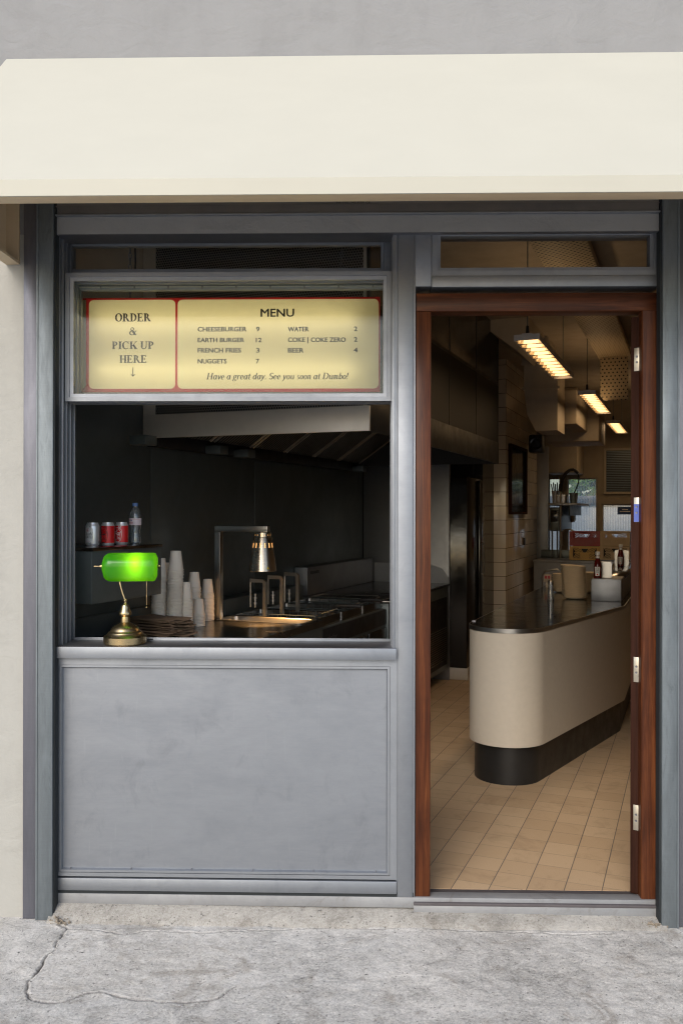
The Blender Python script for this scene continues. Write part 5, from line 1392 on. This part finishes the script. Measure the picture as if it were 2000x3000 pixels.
crate(1668, 1600.5, 1755, 1641, 'mustard yellow folding crate under the red crate', M['crate_yellow'])
crate(1668, 1557, 1755, 1599.5, 'dark red folding crate stacked on the mustard yellow crate', M['crate_red'], True)
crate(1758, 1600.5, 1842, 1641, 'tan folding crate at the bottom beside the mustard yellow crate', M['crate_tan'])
crate(1758, 1557, 1842, 1599.5, 'tan folding crate on top of the other tan crate', M['crate_tan'], True)
# tap with coiled hose
tp = hit(1640, 1612, h=BH + .02); tu = BU + .42
def bk(px_, py_, u_=None): return hit(px_, py_, u=u_ or tu)
rt = Thing('rinse_tap', 'black coiled pre rinse hose arching over the sink', 'tap', (tp.x, tu, BH), INT)
pts = [bk(1640, 1600), bk(1641, 1500), bk(1641, 1440)]
rt.part('riser', MB().tube([(pts[0].x, tu, BH + .001)] + pts[1:], .012, 10), M['steel'])
arc = [bk(*p) for p in ((1641, 1440), (1643, 1422), (1648, 1402), (1656, 1386), (1668, 1377), (1680, 1376), (1690, 1384), (1695, 1398), (1693, 1415), (1687, 1430), (1681, 1444))]
mb = MB(); mb.tube(arc, .008, 8)
K = 90; coil = []
for i in range(K * 6 + 1):
    t_ = i / (K * 6) * (len(arc) - 1) * .62; j = min(int(t_), len(arc) - 2); q = arc[j].lerp(arc[j + 1], t_ - j); d = (arc[j + 1] - arc[j]).normalized(); s_ = d.cross(Vector((0, 1, 0)))
    a_ = 2 * pi * i / 6; 
    if i % 1 == 0: coil.append(q + (s_ * cos(a_) + Vector((0, 1, 0)) * sin(a_)) * .017)
mb.tube(coil, .0035, 5); rt.part('coiled_hose', mb, M['black'])
sp1 = [bk(1645, 1600), bk(1645, 1560), bk(1652, 1553), bk(1668, 1551), bk(1677, 1555), bk(1678, 1562)]
rt.part('spout', MB().tube(sp1, .012, 8), M['steel'])
ws = Thing('wall_shelf', 'slim wall shelf above the sink holding steel tubs', 'shelf', (bk(1650, 1474).x, tu, bk(1650, 1474).z), INT)
s0, s1 = bk(1604, 1474), bk(1692, 1474)
ws.part('board', MB().box(s0.x, s1.x, tu - .05, UB - .001, s0.z - .03, s0.z, .003), M['steel_blue'])
ws.part('bracket', MB().box(bk(1641, 1480).x - .01, bk(1641, 1480).x + .012, tu + .1, UB - .002, s0.z - .16, s0.z - .031).box(bk(1662, 1480).x, bk(1662, 1480).x + .015, tu + .1, UB - .002, s0.z - .16, s0.z - .031), M['black'])
def tub(x0, y0, x1, y1, lab, mt):
    a, b, z0, z1 = wrect(x0, y0, x1, y1, tu)
    t = Thing('food_tub', lab, 'tub', ((a + b) / 2, tu + .1, s0.z), INT)
    r = (b - a) / 2; cx_ = (a + b) / 2
    def lp_(i, z): return [(x, y, z) for x, y in rrect(a + i, b - i, tu + .0 + i, tu + .2 - i, .03)]
    t.part('tub', MB().loops([lp_(.012, s0.z + .001), lp_(.004, z1 - .02), lp_(0, z1 - .018), lp_(0, z1), lp_(.006, z1), lp_(.014, s0.z + .012)], cap0=True, cap1=True), mt)
    return t, a, b, z1
tub(1622, 1449, 1660, 1473, 'shallow steel tub in the middle of the wall shelf', M['steel'])
tub(1665, 1444, 1688, 1473, 'glossy dark steel tub at the end of the wall shelf beside the window', M['steel_dark'])
t, a, b, z1 = tub(1613, 1438, 1634, 1473, 'steel utensil pot on the wall shelf with black handles sticking out', M['steel_blue'])
mb = MB()
for i in range(5): mb.tube([((a + b) / 2 + (i - 2) * .014, tu + .1, z1 - .08), ((a + b) / 2 + (i - 2.2) * .026, tu + .1, z1 + .09 + .02 * (i % 2))], .008, 6)
for ch in MB().bm.verts: pass
ut = Thing('utensils', 'black handled utensils standing in the steel pot on the wall shelf', 'utensils', ((a + b) / 2, tu + .1, z1), INT); ut.part('handle', mb, M['black'])
td = Thing('towel_dispenser', 'beige paper towel dispenser on the wall under the shelf', 'dispenser', bk(1672, 1505, UB - .1), INT)
a_, b_, z0, z1 = wrect(1655, 1482, 1683, 1530, UB - .1)
td.part('housing', MB().plate([(a_, z0 + .10), (a_ + .03, z0), (b_ - .02, z0), (b_, z0 + .03), (b_, z1), (a_ + .02, z1)], UB - .16, UB - .001), M['beige'])
a_, b_, z0, z1 = wrect(1620, 1490, 1640, 1552, UB - .1)
sd_ = Thing('soap_dispenser', 'grey angled soap dispenser hanging beside the coiled hose', 'dispenser', (a_, UB - .1, z0), INT)
sd_.part('housing', MB().plate([(a_ - .03, z0 + .02), (a_ + .05, z0), (b_ + .02, z0 + .16), (b_, z1), (a_ + .05, z1 - .03)], UB - .12, UB - .02), M['alu_dark'])
# framed picture and speaker on the tiled wall
fa, fb_ = hit(1490, 1400, n=NT + .01), hit(1537, 1400, n=NT + .01)
z1, z0 = hit(1513, 1308, n=NT + .01).z, hit(1513, 1507, n=NT + .01).z
pf = Thing('picture_frame', 'dark framed glossy picture hanging on the cream tiled wall', 'picture', (NT, fa.y, z0), INT)
def fr_(i, n_): return [(NT + n_, fa.y + i, z0 + i), (NT + n_, fb_.y - i, z0 + i), (NT + n_, fb_.y - i, z1 - i), (NT + n_, fa.y + i, z1 - i)]
pf.part('frame', MB().loops([fr_(0, .001), fr_(0, .04), (fr_(.028, .04)), fr_(.028, .001)], wrap=True), M['wood_dark'])
pf.part('picture_glass', MB().box(NT + .001, NT + .012, fa.y + .029, fb_.y - .029, z0 + .029, z1 - .029), M['blackgloss'])
s_a = hit(1565, 1300, n=NT + .12)
spk = Thing('loudspeaker', 'black loudspeaker mounted high at the end of the tiled wall', 'loudspeaker', s_a, INT)
a_, b_, z0, z1 = wrect(1547, 1273, 1588, 1326, s_a.y)
spk.part('cabinet', MB().box(a_, b_, s_a.y, s_a.y + .22, z0, z1, .02), M['black'])
spk.part('speaker_cone', MB().lathe([(.07, 0), (.075, -.004), (.06, -.004), (.02, .012), (.001, .006)], ((a_ + b_) / 2, s_a.y - .0005, (z0 + z1) / 2), 20, 'y'), M['blackgloss'])

# ------------------------------------------------------------------ ceiling lights
LZ = H(-1.057)
def ceiling_light(pa, pb, Z0_, lab, ln):
    a, b = hit(*pa, h=LZ), hit(*pb, h=LZ); n0_, n1_ = a.x, b.x; u_ = (a.y + b.y) / 2; nm = (n0_ + n1_) / 2; hw_ = .078
    t = Thing('pendant_light', lab, 'pendant light', (nm, u_, LZ), INT, 'louvred pendant lights over the service counter')
    mb = MB(); hgt = .036
    mb.box(nm - hw_, nm + hw_, u_, u_ + .006, LZ, LZ + hgt); mb.box(nm - hw_, nm + hw_, u_ + ln - .006, u_ + ln, LZ, LZ + hgt)
    mb.box(nm - hw_, nm - hw_ + .005, u_ + .0061, u_ + ln - .0061, LZ, LZ + hgt); mb.box(nm + hw_ - .005, nm + hw_, u_ + .0061, u_ + ln - .0061, LZ, LZ + hgt)
    mb.box(nm - .03, nm + .03, u_, u_ + ln, LZ + hgt + .0002, LZ + hgt + .006)
    t.part('housing', mb, M['lampbody'])
    mb = MB(); k = 12
    for i in range(1, k):
        uu = u_ + ln * i / k
        L = nm - hw_ + .0055; R_ = nm + hw_ - .0055
        mb.loops([[(L, uu - .022, LZ + .001), (nm, uu - .006, LZ + .001), (R_, uu - .022, LZ + .001)], [(L, uu - .008, LZ + .012), (nm, uu - .002, LZ + .013), (R_, uu - .008, LZ + .012)], [(L, uu, LZ + .030), (nm, uu, LZ + .027), (R_, uu, LZ + .030)],
                  [(L, uu + .008, LZ + .012), (nm, uu + .002, LZ + .013), (R_, uu + .008, LZ + .012)], [(L, uu + .022, LZ + .001), (nm, uu + .006, LZ + .001), (R_, uu + .022, LZ + .001)]], closed=False)
    for s_ in (-1, 1): mb.loops([[(nm + s_ * (hw_ - .0056), u_ + .01, LZ + .0005), (nm + s_ * (hw_ - .03), u_ + .01, LZ + .028)], [(nm + s_ * (hw_ - .0056), u_ + ln - .01, LZ + .0005), (nm + s_ * (hw_ - .03), u_ + ln - .01, LZ + .028)]], closed=False)
    t.part('louvre', mb, M['louvre'])
    t.part('tube', MB().box(nm - .045, nm + .045, u_ + .03, u_ + ln - .03, LZ + .0305, LZ + .0345), M['louvrelamp'])
    for up_, e_ in ((False, 2.3), (True, .7)):
        l_ = bpy.data.lights.new('pendant_lamp_light', 'AREA'); o_ = bpy.data.objects.new('pendant_lamp_light', l_); COL.objects.link(o_)
        l_.shape = 'RECTANGLE'; l_.size = .12; l_.size_y = ln - .1; l_.energy = e_ * ln / 1.7; l_.color = (1.0, .68, .38)
        o_.parent = t.o; o_.location = (0, ln / 2, (hgt + .012) if up_ else -.004)
        if up_: o_.rotation_euler = (pi, 0, 0)
    for uu in (u_ + .03, u_ + ln - .03):
        t.part('wire', MB().tube([(nm, uu, LZ + hgt + .006), (nm, uu, CEIL - .001)], .0035, 6), M['steel_dark'])
        t.part('gland', MB().lathe([(.012, 0), (.008, .05)], (nm, uu, LZ + hgt + .006), 8, cap0=True, cap1=True), M['black'])
ceiling_light((1506.5, 999), (1577, 993), 0, 'nearest louvred pendant light, largest of the three over the counter', 1.70)
ceiling_light((1693, 1158), (1742, 1153), 0, 'middle louvred pendant light of the three over the counter', 1.70)
ceiling_light((1776, 1241), (1813, 1239.5), 0, 'farthest and smallest louvred pendant light of the three', 1.45)

# ------------------------------------------------------------------ ducts and cable tray
uA = hit(1535, 1150, n=-1.65).y; uA = 8.6
da = wrect(1534, 1064, 1632, 1262, uA)
du_ = Thing('air_duct', 'big cream painted air duct dropping from the ceiling beside the hood', 'duct', (da[0], uA, da[2]), INT)
w_ = da[1] - da[0]
poly = [(da[0] + .11, da[2]), (da[1], da[2]), (da[1], CEIL - .3), (da[1] - .10, CEIL - .001), (da[0] - .02, CEIL - .001), (da[0] - .02, da[3] + .02), (da[0], da[3]), (da[0], da[2] + .40), (da[0] + .03, da[2] + .16)]
du_.part('drop', MB().plate(poly, uA, uA + .5), M['duct'])
zf_ = hit(1580, 1137, u=uA).z
du_.part('flange', MB().box(da[0] - .02, da[1] + .02, uA - .012, uA - .0005, zf_ - .012, zf_ + .012).box(da[0] - .03, da[1] + .02, uA - .012, uA - .0005, da[3] - .012, da[3] + .012), M['duct'])
sb_ = wrect(1480, 900, 1532, 1046, uA - .6)
single('duct_branch', 'cream painted duct branch running over the hood to the drop', 'duct', MB().plate([(sb_[0] - .2, CEIL - .002), (da[1] - .12, CEIL - .002), (da[1] - .12, CEIL - .18), (sb_[1], sb_[2]), (sb_[0] - .2, sb_[2] + .28)], uA - .9, uA - .02), M['duct'], (sb_[0], uA - .5, sb_[2]), INT)
dc = wrect(1640, 1166, 1688, 1242, uA + .6)
single('duct_box', 'smaller cream boxed duct behind the big drop', 'duct', MB().box(dc[0], dc[1], uA + .6, uA + 1.6, dc[2], dc[3] + .08, .01).box(dc[0] - .3, dc[1] + .12, uA + 1.61, uA + 2.4, dc[2] - .1, dc[3], .01), M['duct'], (dc[0], uA + .6, dc[2]), INT)
bm_ = hit(1600, 1290, u=UT + .3); 
single('bulkhead', 'boxed cream bulkhead above the back counter', 'bulkhead', MB().box(sp_ - .1, hit(1690, 1290, u=UT + .4).x, UT + .4, UB - .001, hit(1650, 1385, u=UT + .4).z, CEIL - .002, .01), M['duct'], (sp_, UT + .4, 2), INT)
M['perf_duct'] = perforated('perforated_tray', (.42, .32, .19), .034, .0075, (0, 1), 0, .6)
M['perf_duct2'] = perforated('slotted_panel', (.42, .32, .19), .040, .0080, (0, 2), 0, .6)
zt2 = CEIL - .12
a1, a2 = hit(1600, 700, h=zt2), hit(1730, 703, h=zt2)
uT2 = 9.3
vtp = wrect(1757, 1000, 1838, 1172, uT2)
ctray = Thing('cable_tray', 'cream perforated cable tray along the ceiling ending in a hanging slotted panel', 'cable tray', (a1.x, a1.y, zt2), INT)
ctray.part('tray', MB().box(vtp[0] - .02, vtp[1] + .03, a1.y - .8, uT2 + .2, zt2, zt2 + .05, .004), M['perf_duct'])
ctray.part('hanging_panel', MB().box(vtp[0], vtp[1], uT2, uT2 + .03, vtp[2], zt2 - .001, .003), M['perf_duct2'])
la = wrect(1765, 960, 1826, 1000, uT2 - .05)
bkl = Thing('bulkhead_lamp', 'unlit rounded black rimmed lamp below the cable tray', 'lamp', ((la[0] + la[1]) / 2, uT2 - .05, la[2]), INT)
bkl.part('rim', MB().frame(la[0], la[1], la[2], la[3], [(0, uT2 - .0), (0, uT2 - .07), (.02, uT2 - .08), (.02, uT2 - .03)]), M['black'])
bkl.part('diffuser', MB().box(la[0] + .021, la[1] - .021, uT2 - .06, uT2 - .01, la[2] + .021, la[3] - .021, .01), M['beige'])
for pxx in (1715,):
    pp_ = hit(pxx, 950, u=8.2); single('conduit', 'thin vertical conduit dropping from the ceiling beside the duct', 'conduit', MB().tube([(pp_.x, 8.2, CEIL - .001), (pp_.x, 8.2, LZ + .045)], .006, 8), M['duct'], (pp_.x, 8.2, CEIL), INT) if 0 else None

a_, b_, z0, z1 = wrect(1608, 1486, 1637, 1556, tu)
cm = Thing('drinks_machine', 'dark steel machine under the wall shelf beside the coiled hose', 'machine', ((a_ + b_) / 2, tu + .1, z0), INT)
cm.part('body', MB().box(a_, b_, tu + .02, UB - .06, z0, z1, .015), M['steel_dark'])
cm.part('front_panel', MB().box(a_ + .015, b_ - .015, tu + .012, tu + .0195, z0 + .12, z1 - .04, .004), M['blackgloss'])
cm.part('leg', MB().box(a_ + .02, a_ + .04, tu + .04, tu + .06, BH + .001, z0 - .001), M['black'])
cm.part('leg', MB().box(b_ - .04, b_ - .02, tu + .04, tu + .06, BH + .001, z0 - .001), M['black'])

p = hit(1535, 1597, n=NT + .012); single('wall_hook', 'small black hook on the cream tiled wall below the framed picture', 'hook', MB().box(NT + .0005, NT + .02, p.y - .03, p.y + .03, p.z, p.z + .09, .006), M['black'], (NT, p.y, p.z), INT)
p = hit(1379, 1812, h=HT)
ct_.part('edge_bracket', MB().box(c0.x - cR - .004, c0.x - cR + .02, c0.y + .05, c0.y + .075, HT - .028, HT + .006, .002), M['alu_dark'])
